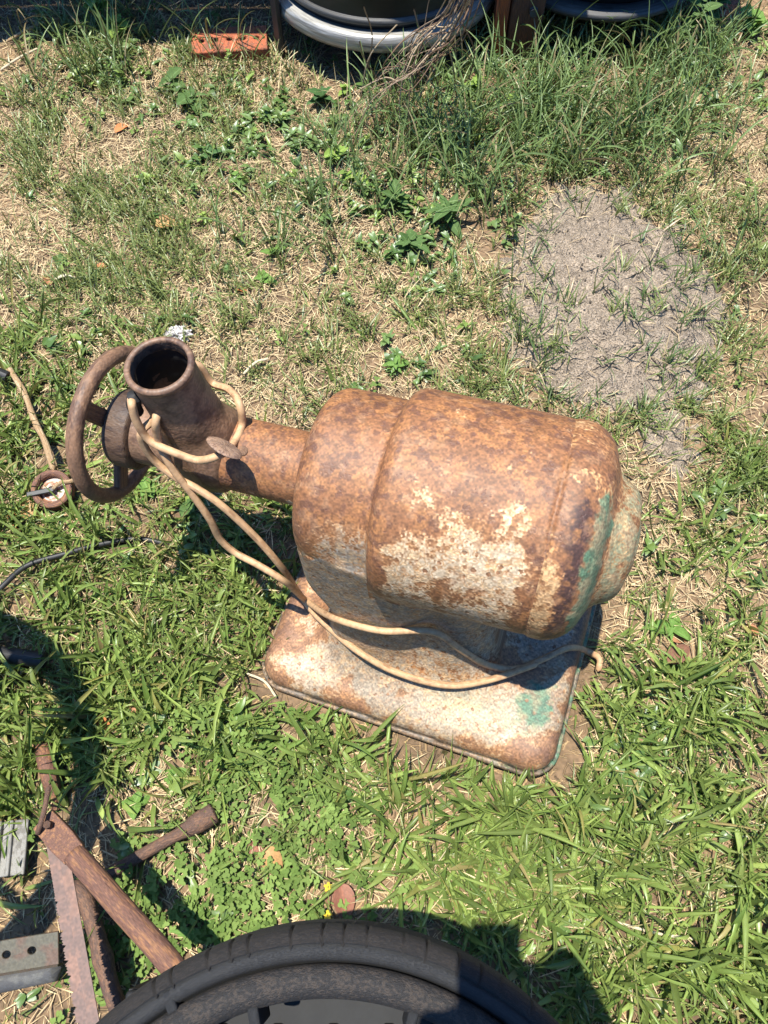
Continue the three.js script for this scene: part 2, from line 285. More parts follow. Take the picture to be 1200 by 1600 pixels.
  c = mixc(c, RUST.orange, 0.55 * edge * (0.4 + n5)); { const cl = fbm(x * 48 + 17, y * 48, z * 48, 3), k = Math.exp(-(((cl - 0.47) / 0.022) ** 2)) + 0.8 * Math.exp(-(((cl - 0.56) / 0.018) ** 2)); c = mixc(c, part === 'base' ? [158, 126, 98] : [160, 116, 74], 0.6 * m * clamp(k)); } c = mixc(c, RUST.tan, 0.5 * m * ss(0.5, 0.66, n3)); c = mixc(c, RUST.orange, (part === 'base' ? 0.25 : 0.62) * m * ring);
  const chip = m * ss(0.3, 0.2, w2[0] + 0.16 * (n4 - 0.5)) * ss(0.5, 0.6, n2); c = mixc(c, RUST.b, 0.85 * chip);
  const gm = ss(0.34, 0.66, green * 0.97 + 0.85 * (n2 - 0.5) + 0.8 * (n3 - 0.5)); c = mixc(c, mixc(RUST.green, RUST.sage, ss(0.3, 0.7, n5)), 0.85 * gm * (1 - chip));
  c = mixc(c, [172, 134, 102], 0.4 * ss(0.56, 0.7, fbm(x * 70 + 31, y * 70, z * 70, 3)) * (1 - sp)); const s = 0.92 + 0.42 * (n4 - 0.5) + 0.14 * (n2 - 0.5) + 0.2 * (n3 - 0.5);
  h += 0.35 * m * (1 - chip) + 0.25 * gm;
  return [c[0] * s, c[1] * s, c[2] * s, h];
}
function plainRust(x, y, z) {                                      // the darker, smoother iron of the grinder head
  const n1 = fbm(x * 12, y * 12, z * 12, 4), n2 = fbm(x * 60, y * 60, z * 60, 4), n4 = noise(x * 380, y * 380, z * 380);
  let c = mixc([116, 90, 72], [142, 110, 86], ss(0.3, 0.7, n1)); c = mixc(c, [84, 62, 52], 0.7 * ss(0.5, 0.68, n2)); c = mixc(c, [146, 118, 92], 0.5 * ss(0.58, 0.75, fbm(x * 30 + 4, y * 90, z * 30, 3)));
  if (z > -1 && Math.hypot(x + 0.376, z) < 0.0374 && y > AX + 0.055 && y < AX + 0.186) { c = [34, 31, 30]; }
  const s = 0.9 + 0.25 * (n4 - 0.5); return [c[0] * s, c[1] * s, c[2] * s, 0.4 + 0.5 * (n2 - 0.5) + 0.3 * (n4 - 0.5)];
}
// texture of a surface given by pos(u, v), positions found on a coarse net and blended
function surfaceMat(w, h, pos, colour, rough, bump = 0.0022) {
  const n = 129, q = []; for (let j = 0; j < n; j++) for (let i = 0; i < n; i++) q.push(pos(i / (n - 1), j / (n - 1)));
  const hm = new Float32Array(w * h);
  const map = tex(w, h, (u, v, i, j) => {
    const a = u * (n - 1), b = v * (n - 1), I = Math.min(a | 0, n - 2), J = Math.min(b | 0, n - 2), s = a - I, t = b - J, k = J * n + I;
    const p = [0, 1, 2].map(c => mix(mix(q[k][c], q[k + 1][c], s), mix(q[k + n][c], q[k + n + 1][c], s), t));
    const c = colour(...p); hm[j * w + i] = c[3]; return c;
  });
  const bm = tex(w, h, (u, v, i, j) => { const s = 255 * clamp(hm[j * w + i]); return [s, s, s]; }, false);
  return new THREE.MeshStandardMaterial({ map, bumpMap: bm, bumpScale: bump, roughness: rough, metalness: 0 });
}
const outside = (sdf, x, th, rmax = 0.36) => { let r = rmax, s = Math.sin(th), c = Math.cos(th); for (let i = 0; i < 24; i++) { const d = sdf(x, AX + c * r, s * r); r -= d * 0.9; if (d < 5e-4 || r < 0.01) break; } r = Math.max(r, 0.01); return [x, AX + c * r, s * r]; };
const X0 = -0.34, X1 = 0.25;
const cyl = (a, b) => (u, v) => outside(bodySdf, mix(a, b, u), (v - 0.5) * 2 * Math.PI);
{
  const net = netMesh(bodySdf, [-0.345, -0.012, -0.28], [0.262, 0.535, 0.28], 0.0052);
  const parts = split(net, (x, y, z) => {
    const r = Math.hypot(y - AX, z);
    if (y < 0.082) return 'base';
    if (x < -0.19 && r < 0.075) return 'neck';
    if (x > -0.083 && r < 0.153 && r > (x < 0.1 ? 0.128 : 0) ) { if (r > 0.1365 || x > -0.07) return x > 0.134 ? 'end_cap' : 'motor_housing'; }
    return y > 0.225 ? 'gear_housing' : 'pedestal';
  }, (w, x, y, z) => {
    if (w === 'base') return [(x + 0.3) / 0.6, (z + 0.3) / 0.6];
    const v = Math.atan2(z, y - AX) / (2 * Math.PI) + 0.5;
    return w === 'neck' ? [(x + 0.35) / 0.17, v] : w === 'pedestal' ? [(x + 0.21) / 0.36, y / 0.32] : w === 'gear_housing' ? [(x + 0.2) / 0.34, v] : [(x + 0.09) / 0.34, v];
  });
  const motorMat = surfaceMat(896, 1344, cyl(-0.09, 0.25), (x, y, z) => wear(x, y, z, 'motor'), 0.62, 0.0014);
  const houseMat = surfaceMat(640, 1280, cyl(-0.2, 0.14), (x, y, z) => wear(x, y, z, 'house'), 0.6, 0.0012);
  const front = (x, y) => { let z = 0.32; for (let i = 0; i < 40; i++) { const d = bodySdf(x, y, z); z -= d * 0.85; if (d < 5e-4 || z < 0.02) break; } return [x, y, Math.max(z, 0.02)]; };
  const pedMat = surfaceMat(704, 640, (u, v) => front(u * 0.36 - 0.21, Math.max(v * 0.32, 0.03)), (x, y, z) => wear(x, y, z, 'house'), 0.6, 0.0012);
  const neckMat = surfaceMat(256, 512, (u, v) => { const t = (v - 0.5) * 2 * Math.PI; return [-0.35 + 0.17 * u, AX + 0.054 * Math.cos(t), 0.054 * Math.sin(t)]; }, (x, y, z) => wear(x, y, z, 'neck'), 0.65);
  const down = (x, z) => { let y = 0.3; for (let i = 0; i < 30; i++) { const d = smin(baseSdf(x, y, z), rbox2(x + 0.035, z, 0.14, 0.165, 0.07) + (y > 0.1 ? 1 : 0), 0.045); y -= d * 0.8; if (d < 5e-4 || y < 0.01) break; } return Math.max(y, 0.0); };
  const baseMat = surfaceMat(1024, 1024, (u, v) => { const x = u * 0.6 - 0.3, z = v * 0.6 - 0.3; return [x, down(x, z), z]; }, (x, y, z) => wear(x, y, z, 'base'), 0.6, 0.001);
  mesh('base', parts.base, baseMat, grinder);
  mesh('pedestal', parts.pedestal, pedMat, grinder); mesh('gear_housing', parts.gear_housing, houseMat, grinder);
  mesh('motor_housing', parts.motor_housing, motorMat, grinder); mesh('end_cap', parts.end_cap, motorMat, grinder).userData.label = 'rounded end cap with green paint left on it';
  mesh('neck', parts.neck, neckMat, grinder);
  const hn = netMesh(headSdf, [-0.51, AX - 0.065, -0.065], [-0.31, AX + 0.205, 0.065], 0.0028);
  const hp = split(hn, (x, y) => y > AX + 0.062 ? 'feed_chute' : 'barrel', (w, x, y, z) => w === 'barrel' ? [(x + 0.52) / 0.2, Math.atan2(z, y - AX) / (2 * Math.PI) + 0.5] : [(y - AX) / 0.22, Math.atan2(z, x + 0.374) / (2 * Math.PI) + 0.5]);
  const barMat = surfaceMat(256, 512, (u, v) => { const t = (v - 0.5) * 2 * Math.PI; return [-0.52 + 0.2 * u, AX + 0.05 * Math.cos(t), 0.05 * Math.sin(t)]; }, plainRust, 0.55, 0.0015);
  const chMat = surfaceMat(512, 512, (u, v) => { const t = (v - 0.5) * 2 * Math.PI; return [-0.374 + 0.0425 * Math.cos(t), AX + 0.22 * u, 0.0425 * Math.sin(t)]; }, plainRust, 0.55, 0.0015);
  mesh('barrel', hp.barrel, barMat, grinder); mesh('feed_chute', hp.feed_chute, chMat, grinder);
  // black rubbery crust inside the mouth
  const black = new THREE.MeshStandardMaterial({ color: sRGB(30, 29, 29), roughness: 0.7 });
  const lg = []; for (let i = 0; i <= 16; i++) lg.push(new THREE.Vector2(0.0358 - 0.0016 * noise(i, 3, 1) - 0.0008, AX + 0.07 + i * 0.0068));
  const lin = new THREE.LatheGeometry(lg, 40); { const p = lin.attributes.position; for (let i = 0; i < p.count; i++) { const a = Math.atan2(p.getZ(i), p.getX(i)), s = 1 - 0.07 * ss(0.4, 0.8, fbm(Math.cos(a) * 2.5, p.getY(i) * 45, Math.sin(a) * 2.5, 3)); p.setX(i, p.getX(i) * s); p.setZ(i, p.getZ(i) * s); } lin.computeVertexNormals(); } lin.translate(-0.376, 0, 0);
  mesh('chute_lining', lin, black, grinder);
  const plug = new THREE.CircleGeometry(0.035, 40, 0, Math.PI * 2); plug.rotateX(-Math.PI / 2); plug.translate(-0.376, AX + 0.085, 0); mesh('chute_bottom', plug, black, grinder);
  // ring nut and hand wheel
  const rustP = (r, g, b, s = 1) => surfaceMat(512, 256, (u, v) => [Math.cos(u * 6.283) * 0.11, Math.sin(u * 6.283) * 0.11, v * 0.09], (x, y, z) => { const c = plainRust(x * s + 3, y * s, z * s); return [c[0] * r, c[1] * g, c[2] * b, c[3]]; }, 0.6, 0.0015);
  const wheelMat = rustP(1.0, 0.98, 0.95);
  const XR = -0.512, wheel = new THREE.TorusGeometry(0.1075, 0.0116, 20, 120); wheel.rotateY(Math.PI / 2); wheel.translate(XR, AX, 0);
  const wm = mesh('hand_wheel', wheel, wheelMat, grinder);
  for (const a of [0.35, 0.35 + 2.09, 0.35 + 4.19]) { const s = new RoundedBoxGeometry(0.013, 0.075, 0.026, 2, 0.005); s.translate(0, 0.072, 0); s.rotateX(a); s.translate(XR + 0.002, AX, 0); mesh('spoke', s, wheelMat, wm); }
  const nut = new THREE.LatheGeometry([[0.0, -0.016], [0.046, -0.016], [0.056, -0.013], [0.059, -0.008], [0.059, 0.02], [0.056, 0.024], [0.048, 0.025]].map(([a, b]) => new THREE.Vector2(a, b)), 48); nut.rotateZ(-Math.PI / 2); nut.translate(-0.492, AX, 0);
  mesh('ring_nut', nut, rustP(0.7, 0.7, 0.7, 1.4), grinder);
  // clamp screw with its flat oval head
  const dir = V(0.16, 0.9, 0.34).normalize(), o = V(-0.311, AX, 0.008);
  const stem = new THREE.CylinderGeometry(0.0065, 0.0065, 0.08, 14); stem.applyQuaternion(new THREE.Quaternion().setFromUnitVectors(V(0, 1, 0), dir)); const sc = o.clone().addScaledVector(dir, 0.07); stem.translate(sc.x, sc.y, sc.z);
  const st = mesh('clamp_screw', stem, wheelMat, grinder);
  const head = new THREE.SphereGeometry(1, 32, 16); head.scale(0.0255, 0.0042, 0.02); { const p = head.attributes.position; for (let i = 0; i < p.count; i++) p.setXYZ(i, p.getX(i) + 0.001 * (noise(p.getX(i) * 200, p.getY(i) * 200, p.getZ(i) * 200) - 0.5), p.getY(i) + 0.0015 * (noise(p.getX(i) * 160, 5, p.getZ(i) * 160) - 0.5), p.getZ(i)); head.computeVertexNormals(); }
  { const R = V(1, 0, 0), U = camU, n = V(0, 0, 0).addScaledVector(R, 0.49).addScaledVector(U, 0.79).addScaledVector(camF, -0.42).normalize(), mj = V(0, 0, 0).addScaledVector(R, 0.85).addScaledVector(U, -0.527), q = new THREE.Matrix4().makeBasis(mj, n, mj.clone().cross(n).normalize()); head.applyMatrix4(q); head.applyQuaternion(grinder.quaternion.clone().invert()); } const hc = o.clone().addScaledVector(dir, 0.112); head.translate(hc.x, hc.y, hc.z);
  mesh('screw_head', head, rustP(1.25, 1.3, 1.35, 2), st);
  const riv = new THREE.SphereGeometry(0.007, 16, 10); riv.scale(1, 0.35, 1); riv.rotateX(0.35); riv.translate(-0.29, AX + 0.051, 0.019); mesh('rivet', riv, rustP(1.1, 1.1, 1.1, 2), grinder);
  const cr = capped([V(-0.404, AX + 0.165, 0.033), V(-0.412, AX + 0.145, 0.037), V(-0.414, AX + 0.125, 0.038)], 0.0095, 12, 12); mesh('cord_grommet', cr, black, grinder);
}
function hitGrinder(u, v) {                                        // where the sight line meets the grinder
  const inv = grinder.matrixWorld.clone().invert(), o = CAM.clone().applyMatrix4(inv), d = ray(u, v).normalize().transformDirection(inv); let t = 0.5;
  for (let i = 0; i < 160; i++) { const x = o.x + d.x * t, y = o.y + d.y * t, z = o.z + d.z * t; const s = Math.min(bodySdf(x, y, z), headSdf(x, y, z)); if (s < 4e-4) return V(x, y, z).applyMatrix4(grinder.matrixWorld); t += s * 0.8; if (t > 2.4) break; }
  return null;
}
const onLocal = (u, v, axis, val) => { const inv = grinder.matrixWorld.clone().invert(), o = CAM.clone().applyMatrix4(inv), d = ray(u, v).normalize().transformDirection(inv), t = (val - o[axis]) / d[axis]; return o.addScaledVector(d, t).applyMatrix4(grinder.matrixWorld); };
const lifted = (u, v, l) => { const h = hitGrinder(u, v) || gp(u, v); return h.addScaledVector(ray(u, v).normalize(), -l); };

//@@REST
// ------------------------------------------------------------ the tan cord looped round the grinder
{
  const cordMat = new THREE.MeshStandardMaterial({ roughness: 0.6, map: tex(512, 64, (u, v) => { const n = fbm(u * 90, v * 4, 3, 4), d = ss(0.55, 0.75, fbm(u * 40, v * 3, 9, 3)), g = ss(0.35, 0, Math.abs(v - 0.5) * 6 - 0.0); return [mix(186, 158, d) * (0.85 + 0.28 * n), mix(150, 122, d) * (0.85 + 0.28 * n), mix(112, 90, d) * (0.85 + 0.28 * n)]; }) });
  const cord = thing('power_cord', 'tan twin electric cord looped round the feed chute and lying over the grinder base', 'cord', V(0, 0, 0));
  const Z = (u, v, z) => onLocal(u, v, 'z', z);
  const A = [G(-0.412, AX + 0.15, 0.037), Z(205, 625, 0.042), Z(212, 655, 0.053), Z(233, 688, 0.06), Z(272, 707, 0.064), Z(308, 719, 0.062), Z(336, 714, 0.058), lifted(364, 694, 0.005), lifted(378, 664, 0.006), Z(375, 634, -0.03), Z(358, 609, -0.06), Z(332, 599, -0.07), G(-0.385, AX + 0.1, -0.07), G(-0.435, AX + 0.075, -0.03), Z(240, 655, 0.035), Z(221, 674, 0.056), Z(224, 694, 0.062), Z(244, 722, 0.066), Z(275, 746, 0.072), Z(305, 762, 0.076), Z(340, 785, 0.082), Z(398, 838, 0.094), Z(438, 884, 0.106), lifted(466, 925, 0.022), lifted(484, 950, 0.014), lifted(505, 972, 0.014), lifted(560, 1018, 0.017), lifted(618, 1050, 0.018), lifted(700, 1071, 0.016), lifted(762, 1063, 0.016), lifted(842, 1036, 0.04)];
  const B = [G(-0.405, AX + 0.075, -0.01), Z(244, 652, 0.045), Z(248, 690, 0.056), Z(268, 730, 0.07), Z(300, 772, 0.082), Z(328, 812, 0.094), Z(345, 844, 0.102), Z(368, 864, 0.106), Z(400, 881, 0.112), Z(440, 905, 0.118), lifted(478, 938, 0.024), lifted(530, 969, 0.016), lifted(600, 986, 0.024), lifted(655, 985, 0.028), lifted(683, 989, 0.026), lifted(720, 1015, 0.016), lifted(765, 1040, 0.014), lifted(805, 1045, 0.02), lifted(850, 1029, 0.03), lifted(885, 1013, 0.02), lifted(918, 1018, 0.02), lifted(937, 1030, 0.03), lifted(934, 1050, 0.02)];
  for (const P of [A, B]) { const g = capped(P, 0.0055, 240, 10); const uv = g.attributes.uv; for (let i = 0; i < uv.count; i++) uv.setX(i, uv.getX(i) * 3); mesh('strand', g, cordMat, cord); }
}

// ------------------------------------------------------------ materials for scrap
const rustMap = (base, spots, f = 40) => tex(256, 256, (u, v) => { const n = fbm(u * f, v * f, 3, 4), m = fbm(u * f * 0.3 + 9, v * f * 0.3, 5, 3), k = ss(0.45, 0.62, n * 0.6 + m * 0.4); const c = mixc(base, spots, k), s = 0.85 + 0.3 * noise(u * 128, v * 128, 7); return [c[0] * s, c[1] * s, c[2] * s]; });
const bumpMap = tex(256, 256, (u, v) => { const s = 255 * fbm(u * 50, v * 50, 3, 3); return [s, s, s]; }, false);
const std = (o) => new THREE.MeshStandardMaterial({ roughness: 0.8, ...o });
const M = {
  rust: std({ map: rustMap([100, 70, 57], [130, 92, 64]), bumpMap, bumpScale: 0.001 }),
  rustDark: std({ map: rustMap([84, 64, 54], [108, 80, 62]), bumpMap, bumpScale: 0.001 }),
  blade: std({ map: rustMap([92, 68, 60], [112, 80, 66], 30), bumpMap, bumpScale: 0.0004, roughness: 0.6 }),
  greyMetal: std({ map: rustMap([68, 65, 52], [78, 56, 42], 12), roughness: 0.6, bumpMap, bumpScale: 0.0005 }),
  white: std({ map: rustMap([126, 124, 118], [98, 95, 88], 10), roughness: 0.7 }),
  black: std({ map: rustMap([30, 30, 31], [42, 41, 40], 30), roughness: 0.55 }),
  stick: std({ map: rustMap([150, 122, 88], [176, 152, 118], 30), bumpMap, bumpScale: 0.001 }),
  tyre: std({ map: rustMap([26, 27, 29], [36, 36, 36], 20), roughness: 0.72, bumpMap, bumpScale: 0.0006 }),
  tread: std({ map: rustMap([28, 26, 25], [46, 41, 37], 50), roughness: 0.9, bumpMap, bumpScale: 0.001 }),
  bead: std({ map: rustMap([29, 27, 26], [52, 45, 39], 26), roughness: 0.8, bumpMap, bumpScale: 0.001 }),
  brick: std({ map: rustMap([160, 90, 62], [122, 78, 60], 24), bumpMap, bumpScale: 0.002, roughness: 0.95 }),
  drum: std({ map: rustMap([18, 19, 20], [28, 28, 28], 12), roughness: 0.35 }),
  chrome: std({ map: rustMap([160, 158, 152], [112, 108, 100], 16), roughness: 0.35, metalness: 0.3 }),
  greyRim: std({ map: rustMap([66, 66, 66], [46, 46, 46], 30), roughness: 0.6 }),
  wood: std({ map: rustMap([92, 58, 38], [62, 42, 32], 16), bumpMap, bumpScale: 0.002 }),
  woodRust: std({ map: rustMap([158, 82, 38], [110, 62, 36], 20), bumpMap, bumpScale: 0.002 }),
  plank: std({ map: rustMap([120, 98, 74], [96, 78, 60], 14), bumpMap, bumpScale: 0.002 }),
  grey: std({ map: rustMap([14, 15, 17], [20, 21, 22], 10), roughness: 0.75 }),
};
const GP = (u, v, up) => { const q = gp(u, v, up); q.y = ground(q.x, q.z) + up; return q; };

// ------------------------------------------------------------ tyre in the foreground, lying on a crate
{
  const c = V(-0.053, 0.5, 0.374), R = 0.326;
  const t = thing('tyre', 'black worn tyre with a dusty brown inner rim lying in the foreground', 'tyre', V(c.x, c.y - 0.17, c.z));
  const lathe = (pts, seg) => { const g = new THREE.LatheGeometry(pts.map(([r, y]) => new THREE.Vector2(r, y + 0.17)), seg), q = g.attributes.uv; for (let i = 0; i < q.count; i++) q.setXY(i, q.getX(i) * 26, q.getY(i) * 3.5); return g; };
  const tr = lathe([[0.304, -0.17], [0.318, -0.165], [0.325, -0.15], [0.327, -0.11], [0.3275, -0.08], [0.327, -0.045], [0.326, -0.03], [0.3245, -0.018], [0.321, -0.01], [0.316, -0.006], [0.3125, -0.0055]], 1080);
  { const p = tr.attributes.position; for (let i = 0; i < p.count; i++) { const x = p.getX(i), z = p.getZ(i), y = p.getY(i), a = Math.atan2(z, x), k = a / 6.28318 * 108 + 0.16 * Math.sin(a * 31) + 0.2 * noise(a * 9, 2, 2), f = Math.abs(k - Math.floor(k) - 0.5); const gr = y > 0.12 ? 0.0042 * ss(0.47, 0.49, f) : 0, gv = Math.exp(-(((y - 0.085) / 0.006) ** 2)) * 0.007, s = 1 - (gr + gv) / 0.326; p.setX(i, x * s); p.setZ(i, z * s); } tr.computeVertexNormals(); }
  mesh('tread', tr, M.tread, t);
  mesh('sidewall', lathe([[0.3125, -0.0055], [0.311, -0.009], [0.309, -0.007], [0.303, -0.006], [0.2985, -0.009], [0.2965, -0.016], [0.2955, -0.026], [0.294, -0.03]], 360), M.tyre, t);
  mesh('inner_rim', lathe([[0.294, -0.03], [0.2945, -0.014], [0.292, -0.008], [0.286, -0.004], [0.278, -0.0035], [0.271, -0.007], [0.2665, -0.014], [0.265, -0.024], [0.268, -0.05], [0.282, -0.07], [0.3, -0.085], [0.306, -0.11], [0.302, -0.14], [0.28, -0.163], [0.25, -0.172], [0.225, -0.17], [0.222, -0.176], [0.26, -0.182], [0.304, -0.17]], 240), M.bead, t);
  for (const [u, v] of [[270, 1578], [645, 1590], [400, 1615]]) { const d = plane(u, v, 0.49).sub(c); const a = Math.atan2(d.x, d.z), q = new RoundedBoxGeometry(0.01, 0.07, 0.02, 2, 0.003); q.translate(0, 0.125, u === 270 ? 0.301 : 0.26); if (u === 270) q.translate(0, 0.0035, 0); q.rotateY(a); mesh('rib', q, M.tyre, t); }
  // grey plastic crate that carries it
  const k = thing('plastic_crate', 'grey upturned plastic crate under the tyre, seen through its opening', 'crate', V(-0.115, 0.002, 0.33));
  const top_ = new RoundedBoxGeometry(0.34, 0.012, 0.42, 3, 0.005); top_.translate(0, 0.322, 0); mesh('bottom_panel', top_, M.grey, k);
  for (const [x, z, w, d] of [[-0.165, 0, 0.01, 0.42], [0.165, 0, 0.01, 0.42], [0, -0.205, 0.32, 0.01], [0, 0.205, 0.32, 0.01]]) { const g = new THREE.BoxGeometry(w, 0.314, d); g.translate(x, 0.157, z); mesh('side_panel', g, M.grey, k); }
  for (let i = -2; i < 3; i++) { const g = new RoundedBoxGeometry(0.012, 0.01, 0.36, 2, 0.003); g.translate(i * 0.06, 0.331, 0); mesh('rib', g, M.grey, k); }
}

// ------------------------------------------------------------ scrap iron at the lower left
{
  const saw = thing('bow_saw', 'rusty bow saw of bent tube with a toothed blade lying beside the tyre', 'bow saw', GP(75, 1290, 0));
  const L = p => p.clone().sub(saw.position);
  const hgt = 0.17, a = plane(72, 1282, hgt), b = plane(95, 1312, hgt), c = plane(180, 1408, hgt + 0.01), d = plane(290, 1540, hgt + 0.02), e = plane(330, 1640, hgt + 0.02), f = plane(240, 1760, hgt);
  mesh('frame', capped([plane(112, 1330, hgt), c, d, e, f].map(L), 0.0155, 80, 16), M.rust, saw);
  // flattened end of the tube with its bolt
  { const s = new THREE.Shape(); s.moveTo(-0.02, -0.0145); s.lineTo(0.02, -0.016); s.lineTo(0.045, -0.014); s.lineTo(0.045, 0.014); s.lineTo(0.02, 0.016); s.lineTo(-0.02, 0.0145); s.lineTo(-0.02, -0.0145);
    const g = new THREE.ExtrudeGeometry(s, { depth: 0.009, bevelEnabled: true, bevelSize: 0.002, bevelThickness: 0.002, bevelSegments: 2 }); { const uv = g.attributes.uv; for (let i = 0; i < uv.count; i++) uv.setXY(i, uv.getX(i) * 8, uv.getY(i) * 8); } g.rotateX(-Math.PI / 2); const dir = c.clone().sub(a); g.rotateY(-Math.atan2(dir.z, dir.x)); g.translate(0, -0.004, 0); const m = plane(84, 1298, hgt); g.translate(...L(m)); mesh('flattened_end', g, M.rust, saw);
    const bo = new THREE.CylinderGeometry(0.0055, 0.0055, 0.014, 6); bo.translate(...L(plane(76, 1289, hgt + 0.012))); mesh('bolt', bo, M.rustDark, saw); }
  // toothed blade
  { const p0 = plane(85, 1300, hgt - 0.02), p1 = plane(150, 1640, hgt - 0.03), dir = p1.clone().sub(p0), len = dir.length(), s = new THREE.Shape(), w = 0.0135;
    s.moveTo(0, -w); s.lineTo(len, -w); s.lineTo(len, w); const n = 74; for (let i = n; i > 0; i--) { const x = len * (i - 0.5) / n, t = i > n * 0.3; const q = w + (t ? 0.0026 : 0.0006) * rr(0.6, 1.3); s.lineTo(x + (i % 5 === 0 ? 0.002 : 0), q); s.lineTo(x - len / n * 0.35, w - (t && i % 5 === 0 ? 0.003 : 0)); } s.lineTo(0, w); s.lineTo(0, -w);
    const g = new THREE.ExtrudeGeometry(s, { depth: 0.0022, bevelEnabled: false }); { const uv = g.attributes.uv; for (let i = 0; i < uv.count; i++) uv.setXY(i, uv.getX(i) * 3, uv.getY(i) * 3); } g.rotateX(Math.PI / 2); g.rotateY(-Math.atan2(dir.z, dir.x)); g.translate(...L(p0)); mesh('toothed_blade', g, M.blade, saw); }
  const pin = capped([V(...plane(58, 1304, hgt + 0.008)), plane(63, 1288, hgt + 0.02), plane(70, 1262, hgt + 0.02), plane(76, 1228, hgt + 0.015)].map(L), 0.0035, 24, 8); mesh('pin', pin, M.rustDark, saw);

  const rod = (name, label, cat, pts, r, mat, fl) => { const P = pts.map(([u, v, h]) => GP(u, v, h)), t = thing(name, label, cat, P[0].clone()); mesh('shaft', taper(P.map(p => p.clone().sub(t.position)), fl ? (s => s < 1e-6 || s > 1 - 1e-6 ? r * 0.05 : r * fl(s)) : (s => s < 1e-6 || s > 1 - 1e-6 ? r * 0.05 : r), 60, 12), mat, t); return t; };
  rod('iron_rod', 'long thin rusty iron rod with a thick flared end lying in the clover', 'iron rod', [[168, 1366, 0.02], [240, 1325, 0.024], [290, 1297, 0.028], [338, 1268, 0.026]], 0.0095, M.rustDark, s => 1 + 0.75 * ss(0.6, 0.85, s));
  const el = rod('bent_iron_pipe', 'short bent rusty iron pipe between the saw blade and the saw frame', 'iron pipe', [[112, 1392, 0.04], [128, 1398, 0.045], [142, 1430, 0.045], [160, 1495, 0.045], [172, 1540, 0.04], [190, 1590, 0.03]], 0.0125, M.rustDark, s => 1 + 0.35 * Math.exp(-(((s - 0.03) / 0.08) ** 2)) + 0.22 * Math.exp(-(((s - 0.58) / 0.07) ** 2)));
  rod('pipe_end', 'stubby rusty pipe end poking out of the grass above the saw', 'iron pipe', [[68, 1168, 0.01], [71, 1185, 0.03], [77, 1212, 0.035], [84, 1236, 0.02], [92, 1262, 0.0]], 0.0145, M.rust, s => 1 - 0.15 * s);
  // perforated grey steel angle
  { const o = plane(40, 1492, 0.09), t = thing('steel_angle', 'grey painted steel angle bar with bolt holes under the saw blade', 'steel bar', V(o.x, 0, o.z)); const a0 = plane(-60, 1505, 0.09), a1 = plane(92, 1480, 0.09), dir = a1.clone().sub(a0), len = dir.length(), s = new THREE.Shape(); s.moveTo(0, -0.02); s.lineTo(len, -0.02); s.lineTo(len, 0.02); s.lineTo(0, 0.02); for (const x of [0.32, 0.62, 0.88]) { const h = new THREE.Path(); h.absellipse(len * x - 0.02, 0.002, 0.0065, 0.0055, 0, Math.PI * 2); s.holes.push(h); }
    const ang = -Math.atan2(dir.z, dir.x), put = g => { const uv = g.attributes.uv; for (let i = 0; i < uv.count; i++) uv.setXY(i, uv.getX(i) * 4, uv.getY(i) * 4); g.rotateY(ang); g.translate(a0.x - t.position.x, a0.y, a0.z - t.position.z); return g; };
    const web = new THREE.ExtrudeGeometry(s, { depth: 0.003, bevelEnabled: true, bevelSize: 0.0008, bevelThickness: 0.0008, bevelSegments: 1 }); web.rotateX(-Math.PI / 2 + 0.12); mesh('flange', put(web), M.greyMetal, t);
    const w2 = new THREE.BoxGeometry(len, 0.022, 0.003); w2.translate(len / 2, -0.008, 0.022); mesh('web', put(w2), M.greyMetal, t); }
  { const g0 = plane(-60, 1545, 0.05), g1 = plane(96, 1512, 0.05), t = thing('steel_tube', 'smooth grey metal tube beneath the bar with bolt holes', 'steel tube', V(g0.x, 0, g0.z)); mesh('tube', capped([g0, g0.clone().lerp(g1, 0.5), g1].map(p => p.clone().sub(t.position)), 0.016, 20, 18), M.grey.clone(), t).material.color.setRGB(14, 13, 11.5); }
  { const p = GP(18, 1325, 0.028), t = thing('white_tile', 'white ridged plastic offcut half hidden in grass beside the saw', 'offcut', p); const g = new RoundedBoxGeometry(0.05, 0.006, 0.08, 2, 0.002); g.rotateZ(0.12); mesh('sheet', g, M.white, t); for (const x of [-0.018, 0.0]) { const q = new RoundedBoxGeometry(0.006, 0.008, 0.08, 2, 0.002); q.rotateZ(0.12); q.translate(x, 0.005, 0); mesh('ridge', q, M.white, t); } t.rotation.y = 0.1; }
  rod('black_pipe', 'short black plastic pipe end in the grass at the left edge', 'plastic pipe', [[-60, 1012, 0.03], [0, 1022, 0.035], [72, 1032, 0.035]], 0.014, M.black);
  rod('black_cable', 'thin black cable curving through the grass at the left edge', 'cable', [[-40, 960, 0.025], [5, 915, 0.032], [40, 885, 0.03], [100, 866, 0.024], [160, 850, 0.016], [215, 842, 0.008], [262, 850, 0.0]], 0.0052, M.black);
  rod('wooden_stick', 'thin pale stick leading to the rusty pulley at the left', 'stick', [[14, 575, 0.03], [38, 615, 0.035], [55, 660, 0.04], [70, 690, 0.045], [84, 735, 0.04]], 0.0062, M.stick, s => 1 - 0.2 * Math.sin(s * 20) * 0.5);
  rod('black_hose_end', 'short stub of black hose at the left edge beside the pale stick', 'hose', [[-30, 572, 0.03], [-5, 582, 0.035], [14, 590, 0.03]], 0.012, M.black);
  // pulley
  const p = GP(83, 766, 0.03), t = thing('pulley_wheel', 'small rusty pulley wheel with a pale worn disc and hook in the grass', 'pulley', p);
  const rim = new THREE.LatheGeometry([[0.026, -0.012], [0.036, -0.014], [0.038, -0.008], [0.034, 0], [0.038, 0.008], [0.036, 0.014], [0.026, 0.012], [0.025, 0], [0.026, -0.012]].map(a => new THREE.Vector2(...a)), 48); mesh('rim', rim, M.rust, t);
